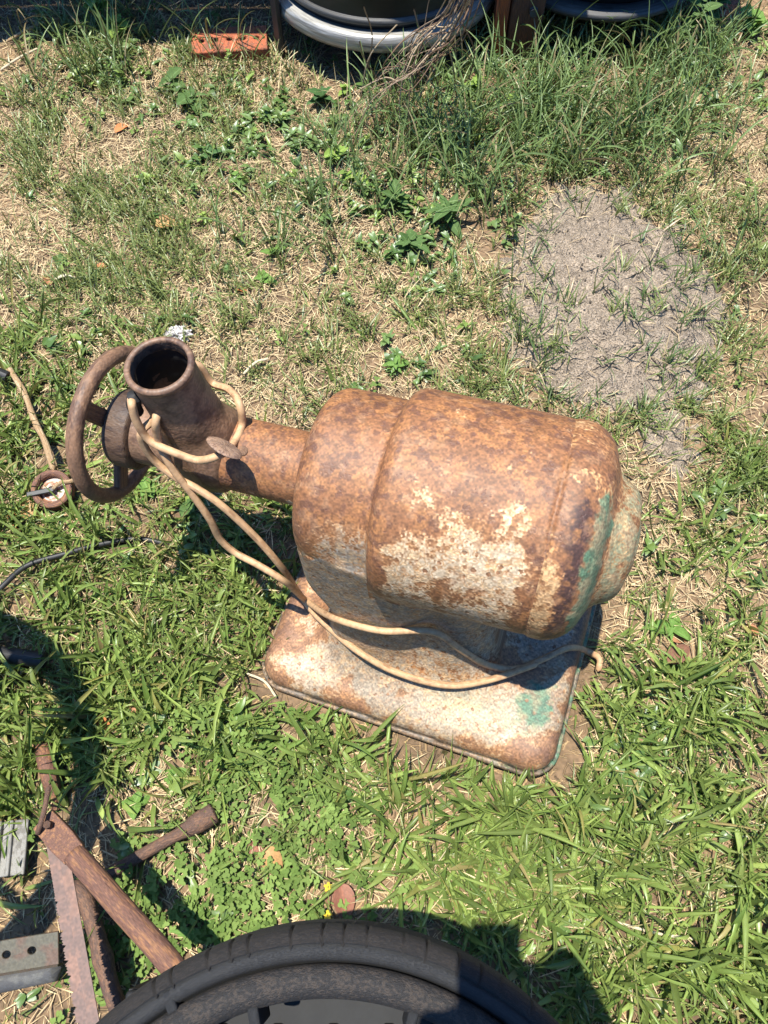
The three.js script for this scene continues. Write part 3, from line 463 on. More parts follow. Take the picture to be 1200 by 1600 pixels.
  const disc = new THREE.LatheGeometry([[0.0, 0.007], [0.008, 0.007], [0.01, 0.003], [0.02, 0.002], [0.0255, -0.002]].map(a => new THREE.Vector2(...a)), 40); mesh('disc', disc, std({ map: rustMap([196, 180, 168], [136, 92, 66], 9), roughness: 0.7 }), t);
  mesh('hook', capped([V(-0.002, 0.012, 0.008), V(0.008, 0.014, -0.004), V(0.02, 0.016, -0.012), V(0.034, 0.015, -0.014), V(0.048, 0.012, -0.022), V(0.06, 0.006, -0.026)], 0.0042, 30, 8), M.stick, t);
  mesh('axle', new THREE.CylinderGeometry(0.006, 0.006, 0.022, 12), M.rustDark, t); mesh('lever', (() => { const g = new RoundedBoxGeometry(0.05, 0.006, 0.01, 2, 0.002); g.rotateY(0.25); g.translate(-0.018, 0.014, 0.008); return g; })(), M.black, t);
  t.rotation.set(0.2, 0, -0.1);
}

// ------------------------------------------------------------ things along the back edge
{
  const brick = (u, v, turn, label, ext) => { const p = GP(u, v, 0), t = thing('brick', label, 'brick', V(p.x, p.y - 0.042, p.z - 0.055), 'orange bricks at the back edge'); delete t.userData.group; const s = new THREE.Shape(); s.moveTo(-0.096, -0.045); s.lineTo(0.096, -0.045); s.lineTo(0.096, 0.045); s.lineTo(-0.096, 0.045); s.lineTo(-0.096, -0.045); if (ext) for (let i = -2; i < 3; i++) { const h = new THREE.Path(); h.absellipse(i * 0.036, 0, 0.011, 0.011, 0, Math.PI * 2); s.holes.push(h); } const g = new THREE.ExtrudeGeometry(s, { depth: 0.064, bevelEnabled: true, bevelSize: 0.003, bevelThickness: 0.003, bevelSegments: 2 }); const q = g.attributes.position, uv = g.attributes.uv; for (let i = 0; i < q.count; i++) { const n = 0.0025 * (noise(q.getX(i) * 60, q.getY(i) * 60, q.getZ(i) * 60) - 0.5); q.setXYZ(i, q.getX(i) + n, q.getY(i) + n, q.getZ(i)); uv.setXY(i, uv.getX(i) * 5, uv.getY(i) * 5); } g.rotateX(-Math.PI / 2); g.computeVertexNormals(); mesh('block', g, M.brick, t); t.rotation.y = turn; return t; };
  brick(358, 96, 0.1, 'orange brick with core holes lying left of the black drum', true);
  brick(1130, 48, 1.4, 'orange brick set end on at the top right corner', true);

  // black drum on three strap legs
  const c = plane(598, 84, 0.085); c.z -= 0.3; c.y = 0;
  const d = thing('black_drum', 'round black drum with a scuffed white rim standing behind the dry vines', 'drum', c.clone());
  const lt = (pts, n = 120) => new THREE.LatheGeometry(pts.map(a => new THREE.Vector2(...a)), n);
  mesh('shell', lt([[0, 0.1], [0.26, 0.1], [0.272, 0.115], [0.276, 0.15], [0.262, 0.185], [0.258, 0.4], [0.262, 0.62], [0.275, 0.64], [0.262, 0.66], [0.262, 0.82], [0.25, 0.83], [0, 0.83]]), M.drum, d);
  mesh('grey_band', lt([[0.262, 0.156], [0.278, 0.155], [0.284, 0.15], [0.283, 0.142], [0.27, 0.138]]), M.greyRim, d);
  mesh('rim', lt([[0.27, 0.128], [0.292, 0.127], [0.302, 0.12], [0.306, 0.105], [0.302, 0.088], [0.29, 0.08], [0.262, 0.08], [0.262, 0.1]]), M.chrome, d);
  for (const a of [-1.02, 1.2, 3.3]) { const g = new RoundedBoxGeometry(0.034, 0.4, 0.012, 2, 0.003); g.translate(0, 0.19, 0.315); g.rotateY(a); mesh('leg', g, M.black, d); }
  { const tp = std({ color: sRGB(188, 176, 120), roughness: 0.8 }); for (const [a, y, w, h] of [[-0.16, 0.225, 0.012, 0.03], [-0.135, 0.24, 0.03, 0.01], [-0.11, 0.252, 0.012, 0.026]]) { const g = new THREE.BoxGeometry(w, h, 0.0015); g.translate(0, y, 0.2608); g.rotateY(a); mesh('tape', g, tp, d); } }
  // the second, on the right
  const c2 = plane(958, 40, 0.1); c2.z -= 0.3; c2.y = 0;
  const e = thing('black_tub', 'dark ribbed tub with dull grey rims at the back right', 'tub', c2.clone());
  mesh('shell', lt([[0, 0.05], [0.22, 0.05], [0.24, 0.08], [0.25, 0.2], [0.262, 0.4], [0.27, 0.6], [0.255, 0.6], [0.23, 0.12], [0, 0.11]]), M.drum, e);
  mesh('rim', lt([[0.236, 0.09], [0.275, 0.092], [0.284, 0.102], [0.28, 0.114], [0.246, 0.12]]), M.greyRim, e);
  mesh('rib', lt([[0.246, 0.15], [0.27, 0.156], [0.272, 0.17], [0.248, 0.178]]), M.black, e);

  // post with bolt, carrying a plank bench over the drums
  const p = GP(800, 96, 0), t = thing('timber_post', 'dark timber post with an orange rusted edge and a bolt at the back', 'post', V(p.x, p.y - 0.02, p.z - 0.05));
  const pg = new RoundedBoxGeometry(0.085, 0.98, 0.09, 3, 0.006); pg.translate(0.02, 0.49, 0); mesh('post', pg, M.wood, t);
  const strip = new RoundedBoxGeometry(0.032, 0.97, 0.05, 3, 0.004); strip.translate(-0.042, 0.487, 0.026); mesh('rusty_strip', strip, M.woodRust, t);
  const bo = new THREE.CylinderGeometry(0.011, 0.011, 0.014, 6); bo.rotateX(Math.PI / 2); bo.translate(0.034, 0.15, 0.052); mesh('bolt', bo, M.greyRim, t);
  const bench = thing('plank_bench', 'weathered plank bench above the drums just out of view', 'bench', V(0.05, 0.96, -2.3));
  for (let i = 0; i < 4; i++) { const g = new RoundedBoxGeometry(2.25, 0.03, 0.15, 2, 0.004); g.translate(-0.35 + rr(-0.02, 0.02), 0.015, -0.24 + i * 0.1515); mesh('plank', g, M.plank, bench); }
  for (const [x, z] of [[-1.4, 0.2], [-1.4, -0.2], [0.7, -0.2]]) { const g = new RoundedBoxGeometry(0.08, 0.97, 0.08, 2, 0.004); g.translate(x, -0.485, z); mesh('leg', g, M.plank, bench); }
  const fence = thing('board_fence', 'weathered upright board fence behind the bench, beyond the top of the picture', 'fence', V(0, -0.03, -2.72));
  for (let i = 0; i < 26; i++) { const g = new RoundedBoxGeometry(0.145, 1.6 + rr(-0.03, 0.03), 0.02, 2, 0.003); g.translate(-1.9 + i * 0.15, 0.8, rr(-0.002, 0.002)); mesh('board', g, M.plank, fence); }
  for (const y of [0.35, 1.25]) { const g = new RoundedBoxGeometry(3.9, 0.08, 0.04, 2, 0.003); g.translate(0, y, -0.035); mesh('rail', g, M.plank, fence); }
  // dry vine bundle
  const vb = thing('dry_vine_bundle', 'bundle of dry brown vine stems hanging down in front of the drum', 'dry vines', GP(575, 190, 0));
  const vm = [std({ color: sRGB(132, 112, 92) }), std({ color: sRGB(164, 144, 116) }), std({ color: sRGB(112, 88, 68) })];
  for (let i = 0; i < 24; i++) {
    const k = rr(-1, 1), s0 = GP(rr(515, 640) , rr(145, 235), rr(0.0, 0.03)), m1 = plane(640 + k * 22 + rr(-10, 10), 108 + k * 22, rr(0.12, 0.2)), m2 = plane(700 + k * 26, 40 + k * 24, rr(0.24, 0.32)), e1 = plane(748 + k * 45 + rr(-12, 12), -60 + rr(-30, 20), rr(0.4, 0.5));
    const w = () => V(rr(-0.022, 0.022), rr(-0.02, 0.02), rr(-0.022, 0.022)); const pts = [s0, s0.clone().lerp(m1, 0.5).add(w()).add(V(0, 0.02, 0)), m1.add(w()), m1.clone().lerp(m2, 0.5).add(w()), m2.add(w()), e1]; const r = rr(0.0009, 0.0025);
    mesh('stem', taper(pts.map(q => q.clone().sub(vb.position)), s => r * (0.5 + 0.5 * s), 26, 5), vm[i % 3], vb);
  }
  for (let i = 0; i < 9; i++) { const u = rr(520, 760), v = rr(95, 175), a = GP(u, v, 0.01), b = plane(u + rr(-70, 60), v - rr(40, 120), rr(0.12, 0.3)); mesh('stem', taper([a, a.clone().lerp(b, 0.5).add(V(rr(-0.03, 0.03), 0.02, 0)), b].map(q => q.clone().sub(vb.position)), s => 0.0016, 14, 5), vm[i % 3], vb); }
}

const leafShape = (len, wid, lobes, fold = 0.35, curl = 0.6) => {   // leaf blade along +z from the origin
  const n = 10, P = [], I = [], U = []; for (let i = 0; i <= n; i++) { const t = i / n; let w = wid * 0.5 * Math.sin(Math.PI * Math.pow(t, 0.75)) ** 0.8 * (i === n ? 0 : 1); if (lobes) w *= 0.72 + 0.42 * Math.abs(Math.sin(t * Math.PI * lobes)); const y = -curl * len * 0.35 * t * t; for (const s of [-1, -0.5, 0, 0.5, 1]) { P.push(s * w, y + fold * Math.abs(s) * w - 0.06 * wid * Math.abs(Math.sin(t * 24)) * Math.abs(s), t * len); U.push(s * 0.5 + 0.5, t); } }
  for (let i = 0; i < n; i++) for (let j = 0; j < 4; j++) { const k = i * 5 + j; I.push(k, k + 5, k + 1, k + 1, k + 5, k + 6); }
  const g = new THREE.BufferGeometry(); g.setAttribute('position', new THREE.Float32BufferAttribute(P, 3)); g.setAttribute('uv', new THREE.Float32BufferAttribute(U, 2)); g.setIndex(I); g.computeVertexNormals(); return g;
};
const leafBlade = (l, w, f, c) => leafShape(l, w, 0, f, c);
// ------------------------------------------------------------ grass, straw, clover
const inView = (x, z, m) => { const [u, v, d] = pix(V(x, 0, z)); return d > 0.05 && u > -m && u < 1200 + m && v > -m && v < 1600 + m; };
const zone = l => { const q = l.map(([u, v, r, w]) => { const p = plane(u, v); return [p.x, p.z, r, w]; }); return (x, z) => { let s = 0; for (const [a, b, r, w] of q) { const d = ((x - a) ** 2 + (z - b) ** 2) / (r * r); if (d < 6) s += w * Math.exp(-d); } return clamp(s); }; };
const broadZ = zone([[120, 900, .22, 1], [300, 1000, .17, 1], [60, 1080, .17, 1], [60, 640, .12, .9], [30, 800, .17, 1], [200, 560, .07, .7], [390, 850, .09, 1], [400, 980, .09, .8], [280, 1130, .1, .6], [600, 1250, .08, .8], [760, 1290, .09, .75], [900, 1290, .1, .75], [1040, 1130, .12, 1], [1110, 1300, .17, 1], [1000, 1480, .17, 1], [800, 1420, .11, .9], [1150, 1500, .2, 1], [1120, 830, .09, .75], [1170, 1000, .09, .45], [30, 540, .08, .8], [1180, 720, .08, .6], [470, 1130, .06, .5], [990, 1050, .05, .8], [330, 1240, .06, .4], [680, 1380, .06, .7], [20, 1240, .06, .8], [130, 1200, .06, .7], [250, 850, .1, .8], [30, 1400, .05, .8], [520, 1190, .05, .6]]);
const fineZ = zone([[1150, 430, .16, 1], [1100, 600, .11, 1], [860, 570, .06, .9], [820, 500, .05, .7], [1000, 670, .06, .6], [300, 950, .25, .22], [1050, 1250, .25, .25], [700, 1330, .2, .25], [480, 540, .1, .55], [300, 470, .14, .55], [230, 380, .14, .45], [120, 330, .16, .35], [540, 620, .06, .5], [740, 590, .09, .8], [960, 540, .04, .45], [930, 430, .06, .28], [420, 330, .1, .5], [60, 300, .15, .4], [240, 330, .12, .5], [1150, 750, .1, .8], [180, 100, .22, .7], [330, 200, .2, .5], [650, 450, .1, .6], [1060, 330, .1, .5], [1150, 200, .2, .25], [40, 200, .12, .5], [460, 1330, .1, .4], [1080, 900, .08, .3], [720, 470, .12, .4], [560, 430, .1, .5], [90, 480, .14, .6], [880, 250, .2, .5]]);
const tallZ = zone([[700, 170, .18, 1], [850, 170, .2, 1], [960, 190, .16, 1], [800, 260, .14, .9], [640, 240, .14, .8], [1000, 110, .2, .9], [900, 90, .15, 1], [560, 260, .1, .4], [480, 330, .1, .4], [1080, 90, .12, .5], [1010, 260, .08, .7], [1120, 380, .1, .35], [160, 70, .16, .6]]);
const dryZ = zone([[100, 270, .4, .9], [250, 250, .3, .8], [450, 450, .3, .9], [600, 530, .2, .9], [1120, 200, .3, .9], [1030, 900, .16, 1], [950, 960, .08, 1], [1150, 1100, .14, .6], [330, 1430, .15, .8], [560, 1380, .12, .7], [300, 1230, .1, .7], [500, 300, .25, .8], [420, 640, .1, .9], [1100, 300, .2, .8], [1010, 720, .08, .5], [930, 1350, .1, .5], [640, 1350, .06, .9], [150, 470, .3, .7], [920, 1150, .05, .8], [60, 1440, .07, .9], [700, 500, .15, .7], [380, 150, .3, .7]]);
const cloverZ = zone([[250, 1440, .07, 1], [330, 1370, .09, 1], [420, 1340, .09, 1], [450, 1430, .06, 1], [230, 1310, .06, .7], [380, 1160, .06, .8], [470, 1290, .07, .9], [560, 1340, .06, .6], [180, 1480, .06, .9], [520, 1430, .04, .9], [350, 1260, .06, .7], [310, 1130, .05, .5], [560, 640, .04, .3]]);
const gInv = grinder.matrixWorld.clone().invert(), tmpV = V(0, 0, 0);
const fp = (x, z) => { tmpV.set(x, 0.03, z).applyMatrix4(gInv); return Math.max(Math.abs(tmpV.x + 0.013) - 0.262, Math.abs(tmpV.z) - 0.256); };
function bladeGeo(segs, bend, fold, twist, wide) {                 // unit length, standing on the origin, bending towards +z
  const P = [], I = [], N = segs; let y = 0, z = 0, a = 0.08;
  for (let i = 0; i <= N; i++) {
    const t = i / N, w = 0.5 * wide * Math.min(1, 0.55 + t * 1.6) * (t > 0.45 ? 1 - ((t - 0.45) / 0.55) ** 1.7 : 1), tw = twist * t, c = Math.cos(tw), s = Math.sin(tw);
    P.push(-w * c, y + fold * w * Math.sin(a) - w * s * 0.6, z - w * s * 0.3 - fold * w * -Math.cos(a) * 0, 0, y - fold * w * 0.6, z + fold * w * 0.4, w * c, y + fold * w * Math.sin(a) + w * s * 0.6, z + w * s * 0.3);
    if (i < N) { const k = i * 3; for (const o of [0, 1]) I.push(k + o, k + o + 1, k + o + 3, k + o + 1, k + o + 4, k + o + 3); }
    y += Math.cos(a) / N; z += Math.sin(a) / N; a += bend / N * (0.6 + 0.8 * t);
  }
  const g = new THREE.BufferGeometry(); g.setAttribute('position', new THREE.Float32BufferAttribute(P, 3)); g.setIndex(I); g.computeVertexNormals(); return g;
}
const leafMat = new THREE.MeshPhysicalMaterial({ color: 0xffffff, roughness: 0.4, transmission: 0.28, thickness: 0, side: THREE.DoubleSide });
const dryMat = new THREE.MeshStandardMaterial({ color: 0xffffff, roughness: 0.85, side: THREE.DoubleSide });
function scatter(name, label, geos, mat, list) {                   // list of {x,y,z,yaw,lean,l,w,c}
  const root = new THREE.Group(); root.name = name; scene.add(root); tag(root, label, 'grass', null, 'stuff');
  const m4 = new THREE.Matrix4(), q = new THREE.Quaternion(), e = new THREE.Euler(), col = new THREE.Color();
  geos.forEach((g, k) => {
    const L = list.filter((_, i) => i % geos.length === k); if (!L.length) return;
    const im = new THREE.InstancedMesh(g, mat, L.length); im.name = 'blades'; im.castShadow = im.receiveShadow = true;
    L.forEach((o, i) => { e.set(o.lean || 0, o.yaw, o.roll || 0, 'YXZ'); q.setFromEuler(e); m4.compose(V(o.x, o.y, o.z), q, V(o.w, o.l, o.l)); im.setMatrixAt(i, m4); im.setColorAt(i, col.setRGB(...o.c)); });
    root.add(im);
  });
  return root;
}
const tone = (a, b, t, s) => [mix(a[0], b[0], t) * s, mix(a[1], b[1], t) * s, mix(a[2], b[2], t) * s];
function sow(n, accept, make) { const out = []; let tries = 0; while (out.length < n && tries < n * 60) { tries++; const z = rr(-2.75, 0.42), x = rr(-1.5, 1.5); if (!inView(x, z, 200)) continue; if (rnd() > accept(x, z)) continue; const f = fp(x, z); if (f < 0.004 || (isBare(x, z) && rnd() < 0.85)) continue; const o = make(x, z, f); if (o) out.push(o); } return out; }
const G1 = [0.105, 0.178, 0.035], G2 = [0.3, 0.375, 0.1], G3 = [0.085, 0.13, 0.03];
const patch = (x, z, s, lo, hi) => ss(lo, hi, fbm(x * s, z * s, 7, 3));
const bare = [[18, 1325, .05], [83, 766, .045], [45, 1490, .06], [1062, 1018, .04], [538, 1412, .035], [50, 655, .03], [71, 700, .03], [160, 1130, .02], [75, 1205, .03]].map(([u, v, r]) => { const p = plane(u, v, 0.02); return [p.x, p.z, r * r]; });
const isBare = (x, z) => bare.some(([a, b, r]) => (x - a) ** 2 + (z - b) ** 2 < r);
const noBack = (x, z) => z < -2.15 ? 0.15 : 1;
// broad bladed lawn grass: tufts of blades fanning out
{
  const list = [];
  const tufts = sow(2700, (x, z) => (broadZ(x, z) * (0.25 + 0.75 * patch(x, z, 18, 0.42, 0.6)) + 0.006) * (moundH(x, z) > 0 ? 0.05 : 1) * noBack(x, z), (x, z, f) => ({ x, z, f }));
  for (const t of tufts) {
    const n = 3 + (rnd() * 4 | 0), ya = rnd() * 6.28, tn = rnd(), big = t.z > -0.35 ? 1.22 : 1;
    for (let i = 0; i < n; i++) {
      const thin = rnd() < 0.33 ? 0.42 : 1, yaw = ya + rr(-1.3, 1.3), l = (0.022 + 0.055 * rnd() ** 1.3) * big * (rnd() < 0.1 ? rr(1.5, 2.1) : 1); if (t.f < l * 0.55 && t.f < 0.05 && rnd() < 0.4) continue;
      const x = t.x + rr(-0.006, 0.006), z = t.z + rr(-0.006, 0.006), yl = rnd();
      list.push({ x, z, y: top(x, z) - 0.004, yaw, lean: rr(0.05, 0.95), roll: rr(-0.45, 0.45), l, w: rr(0.036, 0.078) * big * thin, c: yl < 0.05 ? tone([0.34, 0.27, 0.12], [0.3, 0.3, 0.08], rnd(), 1) : tone(G1, G2, clamp(tn * 0.5 + rnd() * 0.5), rr(0.6, 1.25)) });
    }
  }
  for (const o of list) o.w = o.w * rr(0.8, 1.1);
  for (const t of sow(420, (x, z) => broadZ(x, z) * 0.8, (x, z, f) => f < 0.1 ? null : ({ x, z }))) { const b = rnd(); list.push({ x: t.x, z: t.z, y: top(t.x, t.z) + rr(0.004, 0.022), yaw: rnd() * 6.28, lean: rr(1.2, 1.55), roll: rr(-0.3, 0.3), l: rr(0.06, 0.15), w: rr(0.014, 0.026), c: tone([0.42, 0.36, 0.18], [0.26, 0.3, 0.1], b, rr(0.8, 1.1)) }); }
  scatter('broad_grass', 'bright green broad bladed lawn grass growing round the grinder', [bladeGeo(6, 0.5, 0.8, 0.2, 0.105), bladeGeo(6, 1.2, 0.9, -0.3, 0.11), bladeGeo(6, 1.7, 0.8, 0.4, 0.1), bladeGeo(6, 0.9, 0.7, 0.7, 0.115), bladeGeo(6, -0.4, 0.9, -0.6, 0.1)], leafMat, list);
}

const simple = (acc, n, mk) => sow(n, acc, mk);
const sandy = (x, z) => moundH(x, z) > 0.004;
{ // thin dark grass
  const list = [];
  for (const t of simple((x, z) => (fineZ(x, z) * (0.12 + 0.88 * patch(x, z, 13, 0.4, 0.6)) + 0.035) * (sandy(x, z) ? 0.4 * patch(x, z, 17, 0.44, 0.56) : 1) * noBack(x, z), 4600, (x, z, f) => ({ x, z, f }))) {
    const ya = rnd() * 6.28, n = 3 + (rnd() * 4 | 0), tn = rnd(), big = sandy(t.x, t.z) ? 0.85 : 1;
    for (let i = 0; i < n; i++) { const l = rr(0.025, 0.07) * big * (rnd() < 0.1 ? 1.5 : 1); if (t.f < l * 0.5 && t.f < 0.03) continue; const x = t.x + rr(-0.008, 0.008), z = t.z + rr(-0.008, 0.008); list.push({ x, z, y: top(x, z) - 0.003, yaw: ya + rr(-2, 2), lean: rr(0.0, 1.0), roll: rr(-0.3, 0.3), l, w: rr(0.018, 0.036), c: tone(G3, [0.28, 0.32, 0.1], clamp(0.5 * tn + 0.5 * rnd()), rr(0.8, 1.2)) }); }
  }
  for (const [u, v, n, h] of [[850, 430, 14, 0.06], [872, 475, 14, 0.06], [972, 505, 16, 0.07], [995, 545, 16, 0.06], [945, 560, 12, 0.05], [862, 600, 22, 0.06], [882, 640, 18, 0.06], [830, 520, 22, 0.07], [842, 560, 22, 0.07], [905, 330, 10, 0.05], [960, 305, 12, 0.06], [1012, 420, 12, 0.06], [925, 610, 12, 0.045], [1000, 640, 18, 0.06], [1035, 560, 20, 0.06], [1060, 500, 20, 0.07], [1050, 440, 16, 0.07], [820, 450, 14, 0.06], [985, 380, 10, 0.06], [1000, 470, 12, 0.06], [880, 540, 10, 0.05], [790, 560, 20, 0.07], [1075, 620, 20, 0.06], [930, 430, 7, 0.05], [1040, 350, 16, 0.07], [798, 470, 18, 0.06], [805, 515, 20, 0.07], [812, 600, 20, 0.06], [850, 640, 18, 0.06], [905, 655, 18, 0.06], [1088, 560, 18, 0.07], [1088, 480, 18, 0.07], [1078, 420, 18, 0.07], [1062, 375, 16, 0.07], [788, 425, 16, 0.07], [820, 395, 16, 0.07], [850, 352, 14, 0.07], [895, 300, 12, 0.06], [1040, 600, 16, 0.06], [960, 640, 16, 0.05], [310, 74, 12, 0.09], [345, 78, 12, 0.1], [385, 76, 12, 0.1], [410, 72, 10, 0.1], [450, 84, 10, 0.1]]) { const p = plane(u, v + 20); for (let i = 0; i < n; i++) { const x = p.x + rr(-0.016, 0.016), z = p.z + rr(-0.016, 0.016); list.push({ x, z, y: top(x, z) - 0.003, yaw: rnd() * 6.28, lean: rr(0, 0.9), roll: rr(-0.3, 0.3), l: h * rr(0.4, 1.45), w: rr(0.018, 0.036), c: rnd() < 0.15 ? [0.42, 0.33, 0.19] : tone(G3, [0.12, 0.19, 0.06], rnd(), rr(0.8, 1.2)) }); } }
  scatter('fine_grass', 'thin dark green wiry grass round the sand heap and between the straw', [bladeGeo(5, 0.6, 0.2, 0.2, 0.1), bladeGeo(5, 1.2, 0.2, -0.4, 0.1), bladeGeo(5, 0.3, 0.2, 0.5, 0.1)], leafMat, list);
}
{ // long grass at the back
  const list = [];
  for (const t of simple((x, z) => tallZ(x, z) * (0.3 + 0.7 * patch(x, z, 9, 0.35, 0.55)) * (sandy(x, z) ? 0 : 1) * (z < -2.05 ? 0.3 : 1), 820, (x, z, f) => ({ x, z, f }))) {
    const ya = rnd() * 6.28, n = 3 + (rnd() * 4 | 0), tn = rnd();
    for (let i = 0; i < n; i++) { const x = t.x + rr(-0.01, 0.01), z = t.z + rr(-0.01, 0.01), l = (0.05 + 0.15 * rnd() ** 1.6) * (rnd() < 0.08 ? 1.4 : 1); list.push({ x, z, y: ground(x, z) - 0.004, yaw: ya + rr(-2.2, 2.2), lean: rr(-0.05, 0.45), roll: rr(-0.2, 0.2), l, w: rr(0.028, 0.052), c: rnd() < 0.12 ? tone([0.3, 0.24, 0.12], [0.36, 0.3, 0.16], rnd(), 1) : tone([0.09, 0.16, 0.045], [0.24, 0.32, 0.11], clamp(0.5 * tn + 0.5 * rnd()), rr(0.8, 1.15)) }); }
  }
  scatter('long_grass', 'long upright green grass in front of the drum and post', [bladeGeo(8, 0.5, 0.25, 0.3, 0.1), bladeGeo(8, 1.3, 0.25, -0.3, 0.1), bladeGeo(8, 2.0, 0.25, 0.5, 0.1)], leafMat, list);
}
{ // dry straw lying about, and clumps of it standing
  const list = [], flat = bladeGeo(3, 0.25, 0.1, 0.3, 0.1), bent = bladeGeo(4, 1.1, 0.1, 0.6, 0.1), bent2 = bladeGeo(4, -0.8, 0.1, -0.5, 0.1);
  for (const t of simple((x, z) => (0.34 + 0.66 * dryZ(x, z)) * (1 - 0.25 * broadZ(x, z)) * (sandy(x, z) ? 0.05 + 0.3 * ss(0.03, 0.006, moundH(x, z)) : 1), 62000, (x, z, f) => ({ x, z, f }))) {
    const l = rr(0.012, 0.045) * (rnd() < 0.05 ? 2 : 1); if (t.f < l) continue; const b = rnd();
    list.push({ x: t.x, z: t.z, y: top(t.x, t.z) + rr(-0.001, 0.009) + (rnd() < 0.25 ? 0.02 * broadZ(t.x, t.z) * rnd() : 0), yaw: rnd() * 6.28, lean: rr(1.25, 1.62), roll: rr(-0.2, 0.2), l, w: rr(0.008, 0.021), c: tone([0.33, 0.235, 0.13], [0.64, 0.5, 0.28], b, rr(0.65, 1.1)) });
  }
  for (const [u, v, n, r, h] of [[500, 330, 60, 0.05, 0.12], [460, 370, 40, 0.05, 0.1], [690, 520, 50, 0.04, 0.09], [520, 280, 40, 0.05, 0.1], [770, 430, 20, 0.03, 0.08], [850, 330, 14, 0.03, 0.08], [640, 470, 24, 0.05, 0.08], [230, 140, 40, 0.06, 0.08], [430, 120, 26, 0.08, 0.11], [560, 170, 20, 0.05, 0.12], [1080, 260, 40, 0.1, 0.07], [330, 120, 20, 0.08, 0.12]]) { const p = plane(u, v); for (let i = 0; i < n; i++) { const x = p.x + rr(-r, r), z = p.z + rr(-r, r); list.push({ x, z, y: top(x, z), yaw: rnd() * 6.28, lean: rr(0.2, 1.5), roll: rr(-0.3, 0.3), l: rr(0.4, 1) * h, w: rr(0.012, 0.026), c: tone([0.4, 0.3, 0.16], [0.62, 0.5, 0.3], rnd(), rr(0.8, 1.1)) }); } }
  scatter('dry_straw', 'dry tan straw and dead grass covering the bare ground', [flat, bent, bent2], dryMat, list);
}
{ // clover and other small round leaves
  const one = (r, x, z, y, t, yaw) => { const g = new THREE.CircleGeometry(r, 7); g.scale(1, 1.15, 1); g.translate(0, r * 1.05, 0); const p = g.attributes.position; for (let i = 0; i < p.count; i++) p.setZ(i, 0.35 * Math.abs(p.getX(i)) - 0.18 * r * (p.getY(i) / r) ** 2 * 0.4); g.rotateX(-Math.PI / 2 + t); g.rotateY(yaw); g.translate(x, y, z); g.computeVertexNormals(); return g; };
  const sprig = (n) => { const gs = []; for (let i = 0; i < n; i++) { const a = rnd() * 6.28, d = rr(0.002, 0.011), x = Math.cos(a) * d, z = Math.sin(a) * d, y = rr(0.008, 0.026); const st = new THREE.CylinderGeometry(0.0004, 0.0005, y, 4); st.translate(x, y / 2, z); gs.push(st.toNonIndexed()); const ya = rnd() * 6.28; for (let k = 0; k < 3; k++) gs.push(one(rr(0.0016, 0.0031), x, z, y, rr(-0.1, 0.4), ya + k * 2.094).toNonIndexed()); } return mergeGeometries(gs); };
  const list = simple((x, z) => cloverZ(x, z) * (0.2 + 0.8 * patch(x, z, 20, 0.42, 0.58)) + 0.006 * noBack(x, z) * (sandy(x, z) ? 0 : 1), 1000, (x, z, f) => f < 0.012 ? null : ({ x, z, y: top(x, z) - 0.002, yaw: rnd() * 6.28, lean: rr(-0.2, 0.2), l: rr(0.8, 1.35), w: rr(0.8, 1.35), c: tone([0.09, 0.15, 0.03], [0.19, 0.27, 0.07], rnd(), rr(0.8, 1.15)) }));
  const r = scatter('clover', 'small leaved clover growing in mats between the saw and the grinder', [sprig(4), sprig(5), sprig(6)], new THREE.MeshPhysicalMaterial({ color: 0xffffff, roughness: 0.85, transmission: 0.25, thickness: 0, specularIntensity: 0.3, side: THREE.DoubleSide }), list); r.userData.category = 'clover';
}

{ const low = n => { const gs = []; for (let i = 0; i < n; i++) { const g = leafBlade(rr(0.01, 0.024), rr(0.006, 0.013), rr(0.1, 0.5), rr(0.2, 1.4)); g.rotateX(-rr(-0.1, 1)); g.rotateY(i * 2.4 + rr(-0.6, 0.6)); g.translate(rr(-0.006, 0.006), rr(0.003, 0.02), rr(-0.006, 0.006)); gs.push(g); } return mergeGeometries(gs); };
  const wz = zone([[560, 280, .16, 1], [740, 230, .18, 1], [640, 380, .12, .9], [180, 70, .16, 1], [330, 190, .16, .8], [480, 200, .12, .9], [1120, 90, .12, 1], [880, 120, .14, .8], [430, 300, .12, .5], [700, 590, .08, .6], [600, 560, .08, .5], [320, 260, .1, .6], [120, 560, .1, .4], [260, 760, .08, .8], [330, 830, .06, .6], [1150, 800, .1, .4], [960, 1200, .08, .5], [230, 1230, .06, .7]]);
  const list = simple((x, z) => (wz(x, z) + 0.02) * (0.15 + 0.85 * patch(x, z, 15, 0.42, 0.6)) * (sandy(x, z) ? 0.02 : 1), 620, (x, z, f) => f < 0.02 ? null : ({ x, z, y: top(x, z) - 0.002, yaw: rnd() * 6.28, lean: rr(-0.3, 0.3), l: rr(0.7, 1.5), w: rr(0.7, 1.5), c: tone([0.085, 0.16, 0.035], rnd() < 0.3 ? [0.28, 0.38, 0.09] : [0.15, 0.23, 0.07], rnd(), rr(0.75, 1.15)) }));
  scatter('low_weeds', 'low mixed broad leaved weeds among the straw and grass', [low(6), low(8), low(5), low(9)], leafMat, list).userData.category = 'weeds'; }

